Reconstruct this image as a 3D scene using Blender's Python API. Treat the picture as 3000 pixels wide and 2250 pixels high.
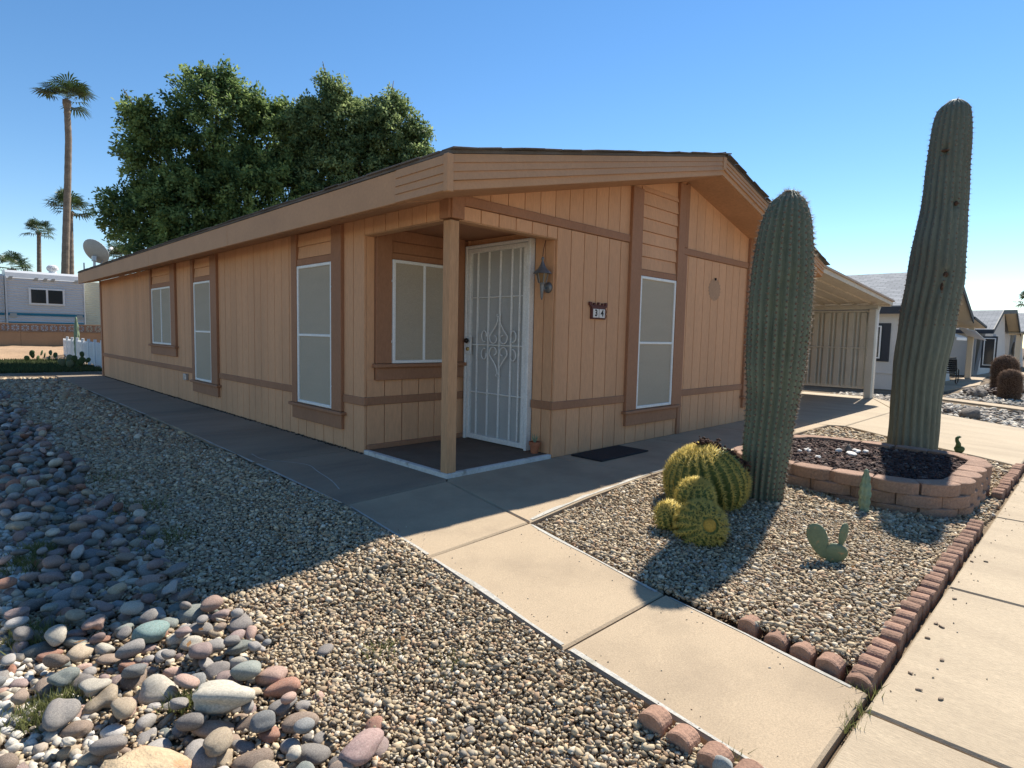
import bpy, math, random
import numpy as np
from mathutils import Vector, Matrix, Quaternion

for o in list(bpy.data.objects): bpy.data.objects.remove(o)
R = math.radians
S = 0.75                      # survey units -> metres (a door is 2.03 m)
scene = bpy.context.scene
COL = scene.collection

# ------------------------------------------------------------------ camera
cam_d = bpy.data.cameras.new('camera'); cam = bpy.data.objects.new('camera', cam_d); COL.objects.link(cam)
CAM = Vector((-3.918, -4.910, 1.550))
r_ = Vector((0.71108, -0.70276, 0.02233)); u_ = Vector((0.04180, 0.07396, 0.99638)); f_ = Vector((0.70187, 0.70758, -0.08197))
m = Matrix((r_, u_, -f_)).transposed().to_4x4(); m.translation = CAM * S
cam.matrix_world = m
cam_d.sensor_width = 36; cam_d.lens = 36 * 1728.36 / 3000
cam_d.clip_start = 0.05; cam_d.clip_end = 3000
scene.camera = cam

# ------------------------------------------------------------------ sky, sun, exposure
SUN = Vector((0.95, 0.15, 1.0)).normalized()
world = bpy.data.worlds.new('World'); scene.world = world; world.use_nodes = True
wn = world.node_tree; bg = wn.nodes['Background']
sky = wn.nodes.new('ShaderNodeTexSky'); sky.sky_type = 'NISHITA'; sky.sun_disc = False
sky.sun_elevation = math.asin(SUN.z); sky.sun_rotation = math.atan2(SUN.x, SUN.y)
sky.altitude = 350; sky.air_density = 1.0; sky.dust_density = 0.0; sky.ozone_density = 1.5
hs = wn.nodes.new('ShaderNodeHueSaturation'); hs.inputs['Saturation'].default_value = 1.24
wn.links.new(sky.outputs['Color'], hs.inputs['Color']); wn.links.new(hs.outputs['Color'], bg.inputs['Color']); bg.inputs['Strength'].default_value = 0.092
sun_d = bpy.data.lights.new('sun', 'SUN'); sun_d.energy = 5.0; sun_d.angle = R(0.53); sun_d.color = (1.0, 0.94, 0.84)
sun = bpy.data.objects.new('sun', sun_d); COL.objects.link(sun); sun.rotation_euler = SUN.to_track_quat('Z', 'Y').to_euler()
sun.location = (10, 3, 12)
vs = scene.view_settings; vs.view_transform = 'Standard'; vs.look = 'None'; vs.exposure = 0.86; vs.gamma = 1.0; vs.use_curve_mapping = False
scene.cycles.use_denoising = True
scene.cycles.max_bounces = 6; scene.cycles.diffuse_bounces = 4

rng = np.random.default_rng(7)
rnd = random.Random(11)

# ------------------------------------------------------------------ materials
def _mix(nt, a, b, fac, mode='MIX'):
    n = nt.nodes.new('ShaderNodeMix'); n.data_type = 'RGBA'; n.blend_type = mode
    for sock, v in ((n.inputs['Factor'], fac), (n.inputs[6], a), (n.inputs[7], b)):
        if hasattr(v, 'is_linked') or hasattr(v, 'links'): nt.links.new(v, sock)
        elif isinstance(v, (int, float)): sock.default_value = v
        else: sock.default_value = (*v, 1) if len(v) == 3 else v
    return n.outputs[2]
def _noise(nt, coord, scale, detail=4, rough=.6, stretch=None):
    if stretch:
        mp = nt.nodes.new('ShaderNodeMapping'); mp.inputs['Scale'].default_value = stretch
        nt.links.new(coord, mp.inputs['Vector']); coord = mp.outputs['Vector']
    n = nt.nodes.new('ShaderNodeTexNoise'); n.inputs['Scale'].default_value = scale
    n.inputs['Detail'].default_value = detail; n.inputs['Roughness'].default_value = rough
    nt.links.new(coord, n.inputs['Vector']); return n.outputs['Fac']
def _ramp(nt, fac, lo, hi, a=0., b=1.):
    n = nt.nodes.new('ShaderNodeMapRange'); n.inputs[1].default_value = lo; n.inputs[2].default_value = hi
    n.inputs[3].default_value = a; n.inputs[4].default_value = b; nt.links.new(fac, n.inputs[0]); return n.outputs[0]
def pmat(name, col, rough=.8, dark=.7, scale=6., fine=60., bump=.15, spec=.3, attr=None, objcol=False, stretch=None,
         fine_amt=.12, blot=None, trans=0., metal=0., speck=None, bdist=.01, objvar=0.):
    m = bpy.data.materials.new(name); m.use_nodes = True; nt = m.node_tree; b = nt.nodes['Principled BSDF']
    tc = nt.nodes.new('ShaderNodeTexCoord'); co = tc.outputs['Object']
    if attr:
        at = nt.nodes.new('ShaderNodeAttribute'); at.attribute_name = attr; base = at.outputs['Color']
    elif objcol:
        oi = nt.nodes.new('ShaderNodeObjectInfo'); base = oi.outputs['Color']
    else: base = col
    n1 = _noise(nt, co, scale, 5, .6, stretch)
    f1 = _ramp(nt, n1, .35, .7, 1., dark)
    gray = nt.nodes.new('ShaderNodeCombineColor')
    for i in range(3): nt.links.new(f1, gray.inputs[i])
    c = _mix(nt, base, gray.outputs[0], 1.0, 'MULTIPLY')
    n2 = _noise(nt, co, fine, 3, .7, stretch)
    f2 = _ramp(nt, n2, .3, .7, 1 - fine_amt, 1 + fine_amt)
    g2 = nt.nodes.new('ShaderNodeCombineColor')
    for i in range(3): nt.links.new(f2, g2.inputs[i])
    c = _mix(nt, c, g2.outputs[0], 1.0, 'MULTIPLY')
    if objvar:
        oi2 = nt.nodes.new('ShaderNodeObjectInfo'); f3 = _ramp(nt, oi2.outputs['Random'], 0, 1, 1 - objvar, 1 + objvar)
        g3 = nt.nodes.new('ShaderNodeCombineColor')
        for i in range(3): nt.links.new(f3, g3.inputs[i])
        c = _mix(nt, c, g3.outputs[0], 1.0, 'MULTIPLY')
    if blot:   # (colour, scale, lo, hi, amount)
        nb = _noise(nt, co, blot[1], 6, .65, stretch); c = _mix(nt, c, blot[0], _ramp(nt, nb, blot[2], blot[3], 0., blot[4]))
    if speck:  # (colour, scale, threshold, amount)
        ns = _noise(nt, co, speck[1], 1, .5); c = _mix(nt, c, speck[0], _ramp(nt, ns, speck[2], speck[2] + .06, 0., speck[3]))
    nt.links.new(c, b.inputs['Base Color'])
    b.inputs['Roughness'].default_value = rough; b.inputs['Specular IOR Level'].default_value = spec; b.inputs['Metallic'].default_value = metal
    if bump:
        bm = nt.nodes.new('ShaderNodeBump'); bm.inputs['Strength'].default_value = bump; bm.inputs['Distance'].default_value = bdist
        nt.links.new(n2, bm.inputs['Height']); nt.links.new(bm.outputs[0], b.inputs['Normal'])
    if trans:
        tr = nt.nodes.new('ShaderNodeBsdfTranslucent'); nt.links.new(c, tr.inputs['Color'])
        mx = nt.nodes.new('ShaderNodeMixShader'); mx.inputs[0].default_value = trans
        nt.links.new(b.outputs[0], mx.inputs[1]); nt.links.new(tr.outputs[0], mx.inputs[2])
        nt.links.new(mx.outputs[0], nt.nodes['Material Output'].inputs['Surface'])
    return m
M = {}
M['wall'] = pmat('tan_paint', (.665, .36, .195), .75, .86, 1.3, 45, .3, stretch=(1, 1, .22), fine_amt=.08, objvar=.045, blot=((.44, .25, .145), 1.6, .52, .78, .45))
M['trim'] = pmat('brown_paint', (.36, .175, .095), .7, .85, 2., 50, .2, stretch=(1, 1, .4), fine_amt=.1, blot=((.24, .12, .075), 2.2, .55, .75, .4))
M['fascia'] = pmat('fascia_paint', (.50, .285, .155), .7, .88, 1.6, 40, .15, fine_amt=.06, blot=((.33, .18, .11), 1.3, .58, .75, .35))
M['soffit'] = pmat('soffit_paint', (.45, .25, .14), .75, .85, 2., 30, .1)
M['post'] = pmat('post_paint', (.50, .285, .15), .7, .8, 2.5, 60, .3, stretch=(1, 1, .12), fine_amt=.14, blot=((.25, .13, .08), 3, .6, .75, .6))
M['screen'] = pmat('sun_screen', (.45, .385, .295), .9, .93, 1.2, 130, .4, stretch=(1, 1, 5), fine_amt=.26)
M['white_alu'] = pmat('white_aluminium', (.78, .78, .76), .45, .95, 4, 80, .05, spec=.5)
M['door_white'] = pmat('door_white_paint', (.74, .73, .70), .5, .88, 5, 60, .05, spec=.4, blot=((.45, .42, .38), 7, .62, .75, .35))
M['door_mesh'] = pmat('door_mesh', (.42, .415, .40), .75, .9, 1.5, 300, .1, fine_amt=.2)
M['shingle'] = pmat('dark_shingle', (.13, .115, .105), .95, .6, 3, 90, .5, objvar=.3)
M['carpet'] = pmat('porch_carpet', (.17, .12, .085), 1., .75, 4, 160, .6, fine_amt=.3)
M['nosing'] = pmat('white_nosing', (.62, .60, .56), .7, .8, 6, 50, .2, blot=((.2, .17, .13), 9, .55, .7, .7))
M['concrete'] = pmat('concrete', (.41, .315, .21), .9, .86, 1.3, 150, .35, fine_amt=.16, bdist=.004, blot=((.25, .19, .13), 1.3, .48, .75, .6), speck=((.25, .2, .14), 260, .62, .45))
M['concrete_dark'] = pmat('dark_concrete', (.32, .245, .17), .9, .75, 1.0, 120, .35, fine_amt=.15, bdist=.004, stretch=(.35, 1.3, 1), blot=((.12, .095, .075), 1.3, .45, .75, .6))  # side walk slabs: darker base tone with stretched dark blotches
M['sidewalk'] = pmat('sidewalk_concrete', (.425, .34, .235), .9, .86, 1.2, 90, .5, fine_amt=.14, bdist=.004, stretch=(1.6, .5, 1), blot=((.27, .21, .145), 1.6, .48, .75, .6), speck=((.3, .25, .18), 150, .63, .4))
M['edge_pale'] = pmat('pale_edge_strip', (.48, .455, .40), .9, .75, 4, 60, .5, fine_amt=.2, blot=((.3, .28, .2), 8, .55, .7, .7))
M['soil'] = pmat('soil', (.15, .105, .065), 1., .6, 3, 60, .6, fine_amt=.3, blot=((.30, .23, .15), .8, .45, .7, .7))
M['gravel'] = pmat('gravel_stone', (1, 1, 1), .9, .85, 40, 200, .2, attr='col', fine_amt=.15)
M['mulch'] = pmat('lava_mulch', (1, 1, 1), .95, .7, 30, 120, .3, attr='col', fine_amt=.2)
M['cobble'] = pmat('river_cobble', (1, 1, 1), .75, .6, 14, 90, .35, objcol=True, fine_amt=.24, spec=.22, blot=((.44, .37, .29), 9, .56, .72, .45), speck=((.72, .68, .6), 70, .63, .5))
M['cobble_stuff'] = pmat('river_cobble_bed', (1, 1, 1), .75, .65, 14, 80, .3, attr='col', fine_amt=.2, spec=.22)
M['boulder'] = pmat('tan_boulder', (.46, .35, .22), .9, .8, 6, 30, .6, fine_amt=.2, blot=((.45, .16, .06), 7, .55, .66, .8), bdist=.02)
M['block'] = pmat('planter_block', (.33, .21, .15), .95, .75, 5, 60, .7, fine_amt=.2, objvar=.12, bdist=.012)
M['edger'] = pmat('edging_brick', (.33, .195, .135), .95, .7, 8, 70, .6, fine_amt=.22, objvar=.18, bdist=.01, blot=((.5, .33, .24), 6, .6, .75, .5))
M['saguaro'] = pmat('saguaro_skin', (.15, .175, .125), .6, .7, 3, 40, .15, fine_amt=.12, blot=((.16, .17, .09), 4, .5, .75, .5))
M['saguaro_old'] = pmat('old_saguaro_skin', (.145, .162, .125), .65, .65, 3, 40, .2, fine_amt=.15, stretch=(1, 1, .35), blot=((.17, .15, .095), 3, .5, .75, .6))
M['spine_pale'] = pmat('pale_spines', (.46, .40, .32), .7, .9, 4, 30, 0, trans=.5)
M['spine_brown'] = pmat('brown_spines', (.16, .10, .07), .7, .8, 4, 30, 0)
M['spine_gold'] = pmat('golden_spines', (.84, .67, .19), .6, .8, 6, 30, 0, trans=.35)
M['barrel'] = pmat('barrel_skin', (.12, .15, .04), .6, .7, 4, 40, .1)
M['wool'] = pmat('golden_wool', (.55, .33, .06), .95, .7, 20, 120, .8, fine_amt=.3)
M['dead'] = pmat('dead_cactus_skin', (.10, .055, .035), .95, .6, 10, 60, .8, fine_amt=.3)
M['pad'] = pmat('prickly_pad', (.15, .19, .11), .6, .8, 6, 40, .15, speck=((.30, .20, .10), 42, .64, .9))
M['pad_dark'] = pmat('dark_prickly_pad', (.06, .10, .035), .6, .8, 6, 40, .15)
M['small_cactus'] = pmat('pale_green_cactus', (.23, .30, .19), .65, .75, 8, 50, .2, blot=((.32, .33, .2), 6, .5, .7, .6))
M['leaf'] = pmat('tree_leaf', (1, 1, 1), .65, .85, 2, 20, 0, attr='col', trans=.48, spec=.2)
M['palm_leaf'] = pmat('palm_leaf', (1, 1, 1), .5, .85, 2, 20, 0, attr='col', trans=.25, spec=.5)
M['bark'] = pmat('bark', (.20, .155, .12), .95, .6, 3, 20, .6, stretch=(1, 1, .3))
M['palm_trunk'] = pmat('palm_trunk', (.24, .185, .14), .95, .65, 2, 12, .6, stretch=(1, 1, 2.2), fine_amt=.25)
M['grass'] = pmat('grass', (1, 1, 1), .8, .8, 2, 20, 0, attr='col', trans=.3)
M['mat_rubber'] = pmat('rubber_mat', (.022, .023, .026), .8, .8, 5, 140, .5, fine_amt=.3)
M['terracotta'] = pmat('terracotta', (.42, .15, .075), .85, .8, 8, 60, .2)
M['lantern'] = pmat('pewter_metal', (.22, .225, .23), .5, .7, 9, 60, .15, metal=.5, spec=.5)
M['amber'] = pmat('amber_glass', (.16, .085, .03), .2, .8, 5, 40, 0, spec=.6)
M['wood_red'] = pmat('red_brown_wood', (.11, .028, .02), .6, .7, 20, 90, .1)
M['tile_white'] = pmat('white_tile', (.70, .66, .62), .4, .95, 20, 80, 0)
M['black_paint'] = pmat('black_paint', (.018, .017, .017), .6, .9, 10, 60, 0)
M['iron'] = pmat('black_iron', (.02, .02, .022), .5, .8, 10, 60, .1, metal=.3)
M['brass'] = pmat('brass', (.55, .40, .16), .35, .8, 10, 60, 0, metal=.8)
M['bronze'] = pmat('dark_bronze', (.04, .03, .025), .35, .8, 10, 60, 0, metal=.6)
M['cream_metal'] = pmat('cream_metal', (.50, .485, .43), .6, .85, 2, 30, .05, fine_amt=.05)
M['cream_roof'] = pmat('cream_roof_pan', (.52, .46, .38), .6, .85, 2, 30, .05, stretch=(.3, 1, 1))
M['carport_trim'] = pmat('carport_trim', (.40, .29, .22), .6, .85, 2, 30, .05)
M['stucco'] = pmat('grey_stucco', (.60, .575, .54), .9, .92, 1.2, 60, .3, fine_amt=.06)
M['stucco2'] = pmat('beige_stucco', (.60, .53, .42), .9, .92, 1.2, 60, .3, fine_amt=.06)
M['slate_trim'] = pmat('slate_paint', (.045, .05, .06), .7, .85, 3, 40, .1)
M['dark_glass'] = pmat('dark_glass', (.03, .034, .04), .15, .9, 2, 30, 0, spec=.6)
M['white_paint'] = pmat('white_paint', (.75, .75, .74), .6, .9, 3, 40, .05)
M['trailer'] = pmat('trailer_white', (.55, .56, .57), .45, .9, 1., 20, 0, fine_amt=.04, spec=.4)
M['trailer_cream'] = pmat('trailer_cream', (.62, .60, .46), .5, .9, 1., 20, 0, fine_amt=.04)
M['teal'] = pmat('teal_stripe', (.02, .18, .27), .45, .9, 2, 20, 0)
M['block_wall'] = pmat('block_wall', (.30, .205, .13), .95, .85, 1.5, 30, .4, fine_amt=.1, blot=((.2, .13, .085), .8, .5, .8, .5))
M['breeze'] = pmat('breeze_block', (.25, .165, .12), .95, .85, 3, 30, .4, fine_amt=.1)
M['dirt_bank'] = pmat('dirt_bank', (.40, .265, .16), 1., .75, 2, 20, .8, fine_amt=.2)
M['dish'] = pmat('dish_grey', (.42, .41, .37), .55, .85, 4, 40, .05, spec=.4)
M['galv'] = pmat('galvanised_metal', (.45, .46, .47), .4, .85, 5, 40, .05, metal=.6)
M['rock_dark'] = pmat('dark_lava_rock', (.09, .06, .05), .9, .6, 6, 40, .6, fine_amt=.2)
M['rock_grey'] = pmat('grey_rock', (.17, .145, .125), .9, .7, 6, 40, .6, fine_amt=.2)
M['rock_white'] = pmat('white_quartz', (.66, .63, .58), .8, .85, 8, 40, .4)
M['awning'] = pmat('white_awning', (.8, .8, .79), .5, .95, 3, 40, 0, trans=.5)
M['far_gravel'] = pmat('far_gravel', (.36, .32, .265), .95, .7, 6, 22, 1.0, fine_amt=.35, bdist=.03)

def shingle_mat(name, c1, c2):
    m = bpy.data.materials.new(name); m.use_nodes = True; nt = m.node_tree; b = nt.nodes['Principled BSDF']
    tc = nt.nodes.new('ShaderNodeTexCoord'); br = nt.nodes.new('ShaderNodeTexBrick'); sep = nt.nodes.new('ShaderNodeSeparateXYZ'); cmb = nt.nodes.new('ShaderNodeCombineXYZ')
    nt.links.new(tc.outputs['Object'], sep.inputs[0]); nt.links.new(sep.outputs['Y'], cmb.inputs['X']); nt.links.new(sep.outputs['Z'], cmb.inputs['Y'])
    nt.links.new(cmb.outputs[0], br.inputs['Vector'])
    br.inputs['Color1'].default_value = (*c1, 1); br.inputs['Color2'].default_value = (*c2, 1); br.inputs['Mortar'].default_value = (c1[0]*.4, c1[1]*.4, c1[2]*.4, 1)
    br.inputs['Scale'].default_value = 1; br.inputs['Brick Width'].default_value = .3; br.inputs['Row Height'].default_value = .045; br.inputs['Mortar Size'].default_value = .006
    nt.links.new(br.outputs['Color'], b.inputs['Base Color']); b.inputs['Roughness'].default_value = .95; b.inputs['Specular IOR Level'].default_value = .1
    return m
M['nbr_shingle'] = shingle_mat('grey_shingle', (.27, .28, .29), (.37, .38, .39))

# ------------------------------------------------------------------ mesh helpers
WL = {}
def link(o, parent=None, loc=(0, 0, 0)):
    COL.objects.link(o)
    if parent is not None: o.parent = parent
    o.location = [c * S for c in loc]
    base = WL.get(parent.name, (0, 0, 0)) if parent is not None else (0, 0, 0)
    WL[o.name] = tuple(a + b for a, b in zip(base, loc))
    return o
def tag(o, label=None, cat=None, group=None, kind=None):
    if label: o['label'] = label
    if cat: o['category'] = cat
    if group: o['group'] = group
    if kind: o['kind'] = kind
    return o
def empty(name, loc, label=None, cat=None, group=None, kind=None):
    o = bpy.data.objects.new(name, None); o.empty_display_size = .1
    link(o, None, loc); return tag(o, label, cat, group, kind)
def orient(v, f, c):
    n = Vector((0, 0, 0)); p = [Vector(v[i]) for i in f]
    for i in range(1, len(p) - 1): n += (p[i] - p[0]).cross(p[i + 1] - p[0])
    ce = sum(p, Vector()) / len(p)
    return f if n.dot(ce - c) >= 0 else f[::-1]
def cbox_data(lo, hi, c):
    lo = Vector(lo); hi = Vector(hi); ce = (lo + hi) / 2; h = (hi - lo) / 2
    if c <= 0:
        v = [tuple(ce[i] + s[i] * h[i] for i in range(3)) for s in [(a, b, d) for a in (-1, 1) for b in (-1, 1) for d in (-1, 1)]]
        f = [(0, 1, 3, 2), (4, 6, 7, 5), (0, 4, 5, 1), (2, 3, 7, 6), (0, 2, 6, 4), (1, 5, 7, 3)]
        return v, [orient(v, q, ce) for q in f]
    c = min(c, min(h) * .9)
    v = []; idx = {}
    for sx in (-1, 1):
        for sy in (-1, 1):
            for sz in (-1, 1):
                s = (sx, sy, sz)
                for a in range(3):
                    idx[(s, a)] = len(v); v.append(tuple(ce[i] + s[i] * (h[i] - (0 if i == a else c)) for i in range(3)))
    f = []
    for a in range(3):
        b, d = [i for i in range(3) if i != a]
        for s in (-1, 1):
            q = []
            for sb, sd in ((-1, -1), (1, -1), (1, 1), (-1, 1)):
                k = [0, 0, 0]; k[a] = s; k[b] = sb; k[d] = sd; q.append(idx[(tuple(k), a)])
            f.append(tuple(q))
        for sb in (-1, 1):
            for sd in (-1, 1):
                q = []
                for sa, t in ((-1, b), (1, b), (1, d), (-1, d)):
                    k = [0, 0, 0]; k[a] = sa; k[b] = sb; k[d] = sd; q.append(idx[(tuple(k), t)])
                f.append(tuple(q))
    for sx in (-1, 1):
        for sy in (-1, 1):
            for sz in (-1, 1): f.append(tuple(idx[((sx, sy, sz), a)] for a in range(3)))
    return v, [orient(v, q, ce) for q in f]
class MB:
    def __init__(s): s.v = []; s.f = []
    def add(s, v, f):
        n = len(s.v); s.v += [tuple(p) for p in v]; s.f += [tuple(i + n for i in q) for q in f]; return s
    def box(s, x0, x1, y0, y1, z0, z1, c=0., fn=None):
        v, f = cbox_data((min(x0, x1), min(y0, y1), min(z0, z1)), (max(x0, x1), max(y0, y1), max(z0, z1)), c)
        if fn: v = [fn(p) for p in v]
        return s.add(v, f)
    def prism(s, pts, vec):
        n = len(pts); a = [Vector(p) for p in pts]; b = [p + Vector(vec) for p in a]; v = a + b; ce = sum(v, Vector()) / len(v)
        f = [tuple(range(n)), tuple(range(n, 2 * n))] + [(i, (i + 1) % n, n + (i + 1) % n, n + i) for i in range(n)]
        nn = Vector((0, 0, 0))
        for i in range(1, n - 1): nn += (a[i] - a[0]).cross(a[i + 1] - a[0])
        flip = nn.dot(Vector(vec)) > 0
        f = [q[::-1] for q in f] if not flip else f
        f2 = []
        for k, q in enumerate(f):
            f2.append(q)
        # caps: first must face -vec
        f2[0] = tuple(range(n))[::-1] if nn.dot(Vector(vec)) > 0 else tuple(range(n))
        f2[1] = tuple(range(n, 2 * n)) if nn.dot(Vector(vec)) > 0 else tuple(range(n, 2 * n))[::-1]
        for i in range(n):
            q = (i, (i + 1) % n, n + (i + 1) % n, n + i)
            f2[2 + i] = q if nn.dot(Vector(vec)) > 0 else q[::-1]
        return s.add([tuple(p) for p in v], f2)
    def tube(s, path, r, n=6, cap=True, closed=False):
        P = [Vector(p) for p in path]; rr = r if isinstance(r, (list, tuple)) else [r] * len(P); v = []; ref = None
        for i, p in enumerate(P):
            t = (P[min(i + 1, len(P) - 1)] - P[max(i - 1, 0)]).normalized()
            if ref is None:
                ref = Vector((0, 0, 1)) if abs(t.z) < .9 else Vector((1, 0, 0))
            a = (ref - t * ref.dot(t)); a = a.normalized() if a.length > 1e-6 else t.orthogonal().normalized(); ref = a; b = t.cross(a)
            for k in range(n):
                an = 2 * math.pi * k / n; v.append(p + (a * math.cos(an) + b * math.sin(an)) * rr[i])
        f = [(i * n + k, i * n + (k + 1) % n, (i + 1) * n + (k + 1) % n, (i + 1) * n + k) for i in range(len(P) - 1) for k in range(n)]
        if cap: f += [tuple(range(n))[::-1], tuple((len(P) - 1) * n + k for k in range(n))]
        return s.add([tuple(p) for p in v], f)
    def lathe(s, prof, c, n=16, ax=None, ph=0.):
        v = []; q = Vector((0, 0, 1)).rotation_difference(Vector(ax)) if ax else Quaternion()
        for (r, z) in prof:
            for k in range(n):
                an = 2 * math.pi * k / n + ph; v.append(tuple(Vector(c) + q @ Vector((r * math.cos(an), r * math.sin(an), z))))
        f = [(i * n + k, i * n + (k + 1) % n, (i + 1) * n + (k + 1) % n, (i + 1) * n + k) for i in range(len(prof) - 1) for k in range(n)]
        if prof[0][0] > 1e-5: f.append(tuple(range(n))[::-1])
        if prof[-1][0] > 1e-5: f.append(tuple((len(prof) - 1) * n + k for k in range(n)))
        return s.add(v, f)
    def build(s, name, mat, parent=None, loc=None, smooth=False, label=None, cat=None, group=None, kind=None):
        """vertices are in world survey units; loc = object origin for a top-level thing"""
        base = WL[parent.name] if parent is not None else (loc or (0, 0, 0))
        me = bpy.data.meshes.new(name)
        me.from_pydata([((p[0] - base[0]) * S, (p[1] - base[1]) * S, (p[2] - base[2]) * S) for p in s.v], [], s.f)
        me.materials.append(mat)
        if smooth: me.shade_smooth()
        o = bpy.data.objects.new(name, me)
        link(o, parent, (0, 0, 0) if parent is not None else base)
        return tag(o, label, cat, group, kind)
def bx(name, mat, parent, x0, x1, y0, y1, z0, z1, c=0.006, fn=None, **k): return MB().box(x0, x1, y0, y1, z0, z1, c, fn).build(name, mat, parent, **k)
def mesh_data(name, v, f, mat, smooth=False):
    me = bpy.data.meshes.new(name); me.from_pydata([(p[0] * S, p[1] * S, p[2] * S) for p in v], [], f); me.materials.append(mat)
    if smooth: me.shade_smooth()
    return me
def inst(name, me, parent, loc, rot=(0, 0, 0), scl=(1, 1, 1)):
    o = bpy.data.objects.new(name, me); link(o, parent, loc); o.rotation_euler = rot; o.scale = scl; return o
def np_mesh(name, co, tri, mat, col=None, smooth=False, parent=None, kind=None, label=None, cat=None):
    base = np.array(WL[parent.name]) if parent is not None else np.zeros(3)
    co = ((co - base) * S).astype(np.float32); k = tri.shape[1]
    me = bpy.data.meshes.new(name); me.vertices.add(len(co)); me.vertices.foreach_set('co', co.ravel())
    me.loops.add(tri.size); me.loops.foreach_set('vertex_index', tri.astype(np.int32).ravel())
    me.polygons.add(len(tri)); me.polygons.foreach_set('loop_start', np.arange(0, tri.size, k, dtype=np.int32))
    if smooth: me.polygons.foreach_set('use_smooth', np.ones(len(tri), dtype=bool))
    me.update(calc_edges=True)
    if col is not None:
        a = me.attributes.new('col', 'FLOAT_COLOR', 'POINT'); rgba = np.ones((len(co), 4), np.float32); rgba[:, :3] = col; a.data.foreach_set('color', rgba.ravel())
    me.materials.append(mat)
    o = bpy.data.objects.new(name, me); link(o, parent); return tag(o, label, cat, None, kind)
def ico(sub):
    t = (1 + 5 ** .5) / 2
    v = [(-1, t, 0), (1, t, 0), (-1, -t, 0), (1, -t, 0), (0, -1, t), (0, 1, t), (0, -1, -t), (0, 1, -t), (t, 0, -1), (t, 0, 1), (-t, 0, -1), (-t, 0, 1)]
    f = [(0, 11, 5), (0, 5, 1), (0, 1, 7), (0, 7, 10), (0, 10, 11), (1, 5, 9), (5, 11, 4), (11, 10, 2), (10, 7, 6), (7, 1, 8), (3, 9, 4), (3, 4, 2), (3, 2, 6), (3, 6, 8), (3, 8, 9), (4, 9, 5), (2, 4, 11), (6, 2, 10), (8, 6, 7), (9, 8, 1)]
    v = [tuple(Vector(p).normalized()) for p in v]
    for _ in range(sub):
        cache = {}; nf = []
        def mid(a, b):
            k = (min(a, b), max(a, b))
            if k not in cache: cache[k] = len(v); v.append(tuple(((Vector(v[a]) + Vector(v[b])) / 2).normalized()))
            return cache[k]
        for a, b, c in f:
            ab, bc, ca = mid(a, b), mid(b, c), mid(c, a); nf += [(a, ab, ca), (b, bc, ab), (c, ca, bc), (ab, bc, ca)]
        f = nf
    return np.array(v), np.array(f)
def rand_rot(n, tilt=1.0):
    yaw = rng.uniform(0, 2 * np.pi, n); a = rng.normal(0, .35 * tilt, n); b = rng.normal(0, .35 * tilt, n)
    cy, sy, ca, sa, cb, sb = np.cos(yaw), np.sin(yaw), np.cos(a), np.sin(a), np.cos(b), np.sin(b); z = np.zeros(n); o = np.ones(n)
    Rz = np.stack([np.stack([cy, -sy, z], -1), np.stack([sy, cy, z], -1), np.stack([z, z, o], -1)], 1)
    Rx = np.stack([np.stack([o, z, z], -1), np.stack([z, ca, -sa], -1), np.stack([z, sa, ca], -1)], 1)
    Ry = np.stack([np.stack([cb, z, sb], -1), np.stack([z, o, z], -1), np.stack([-sb, z, cb], -1)], 1)
    return Rx @ Ry @ Rz
def stones(name, pts, size, cols, mat, sub=0, flat=(.5, .8), jit=.18, smooth=False, **k):
    T, F = ico(sub); n = len(pts)
    sc = np.stack([size * rng.uniform(.8, 1.35, n), size * rng.uniform(.6, 1.0, n), size * rng.uniform(*flat, n)], -1) * .5
    loc = T[None] * (1 + rng.normal(0, jit, (n, len(T), 1))) * sc[:, None]
    co = np.einsum('nij,nvj->nvi', rand_rot(n), loc) + pts[:, None]
    tri = (F[None] + (np.arange(n) * len(T))[:, None, None]).reshape(-1, 3)
    return np_mesh(name, co.reshape(-1, 3), tri, mat, np.repeat(cols, len(T), 0), smooth, **k)
def spines_mesh(name, base, dirs, length, w, mat, parent):
    n = len(base); d = dirs / np.linalg.norm(dirs, axis=1)[:, None]; ref = np.where(np.abs(d[:, 2:3]) < .9, np.array([[0, 0, 1.]]), np.array([[1., 0, 0]]))
    a = np.cross(d, ref); a /= np.linalg.norm(a, axis=1)[:, None]; b = np.cross(d, a); length = np.broadcast_to(length, (n,))
    v = [base + (a * math.cos(t) + b * math.sin(t)) * w for t in (0, 2.094, 4.189)] + [base + d * length[:, None]]
    co = np.stack(v, 1).reshape(-1, 3); i = (np.arange(n) * 4)[:, None]
    tri = np.concatenate([i + np.array([[0, 1, 3]]), i + np.array([[1, 2, 3]]), i + np.array([[2, 0, 3]])]).reshape(-1, 3)
    o = np_mesh(name, co, tri, mat, parent=parent, kind='stuff'); return o
def clamp01(t): return np.clip(t, 0., 1.)
def gz(X, Y):
    X = np.asarray(X, float); Y = np.asarray(Y, float)
    z = -0.12 * clamp01((-1.5 - Y) / 2.7)
    return z - 0.10 * clamp01((-1.5 - X) / 1.5) * clamp01((14 - Y) / 4)
def gzf(x, y): return float(gz(x, y))

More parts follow.
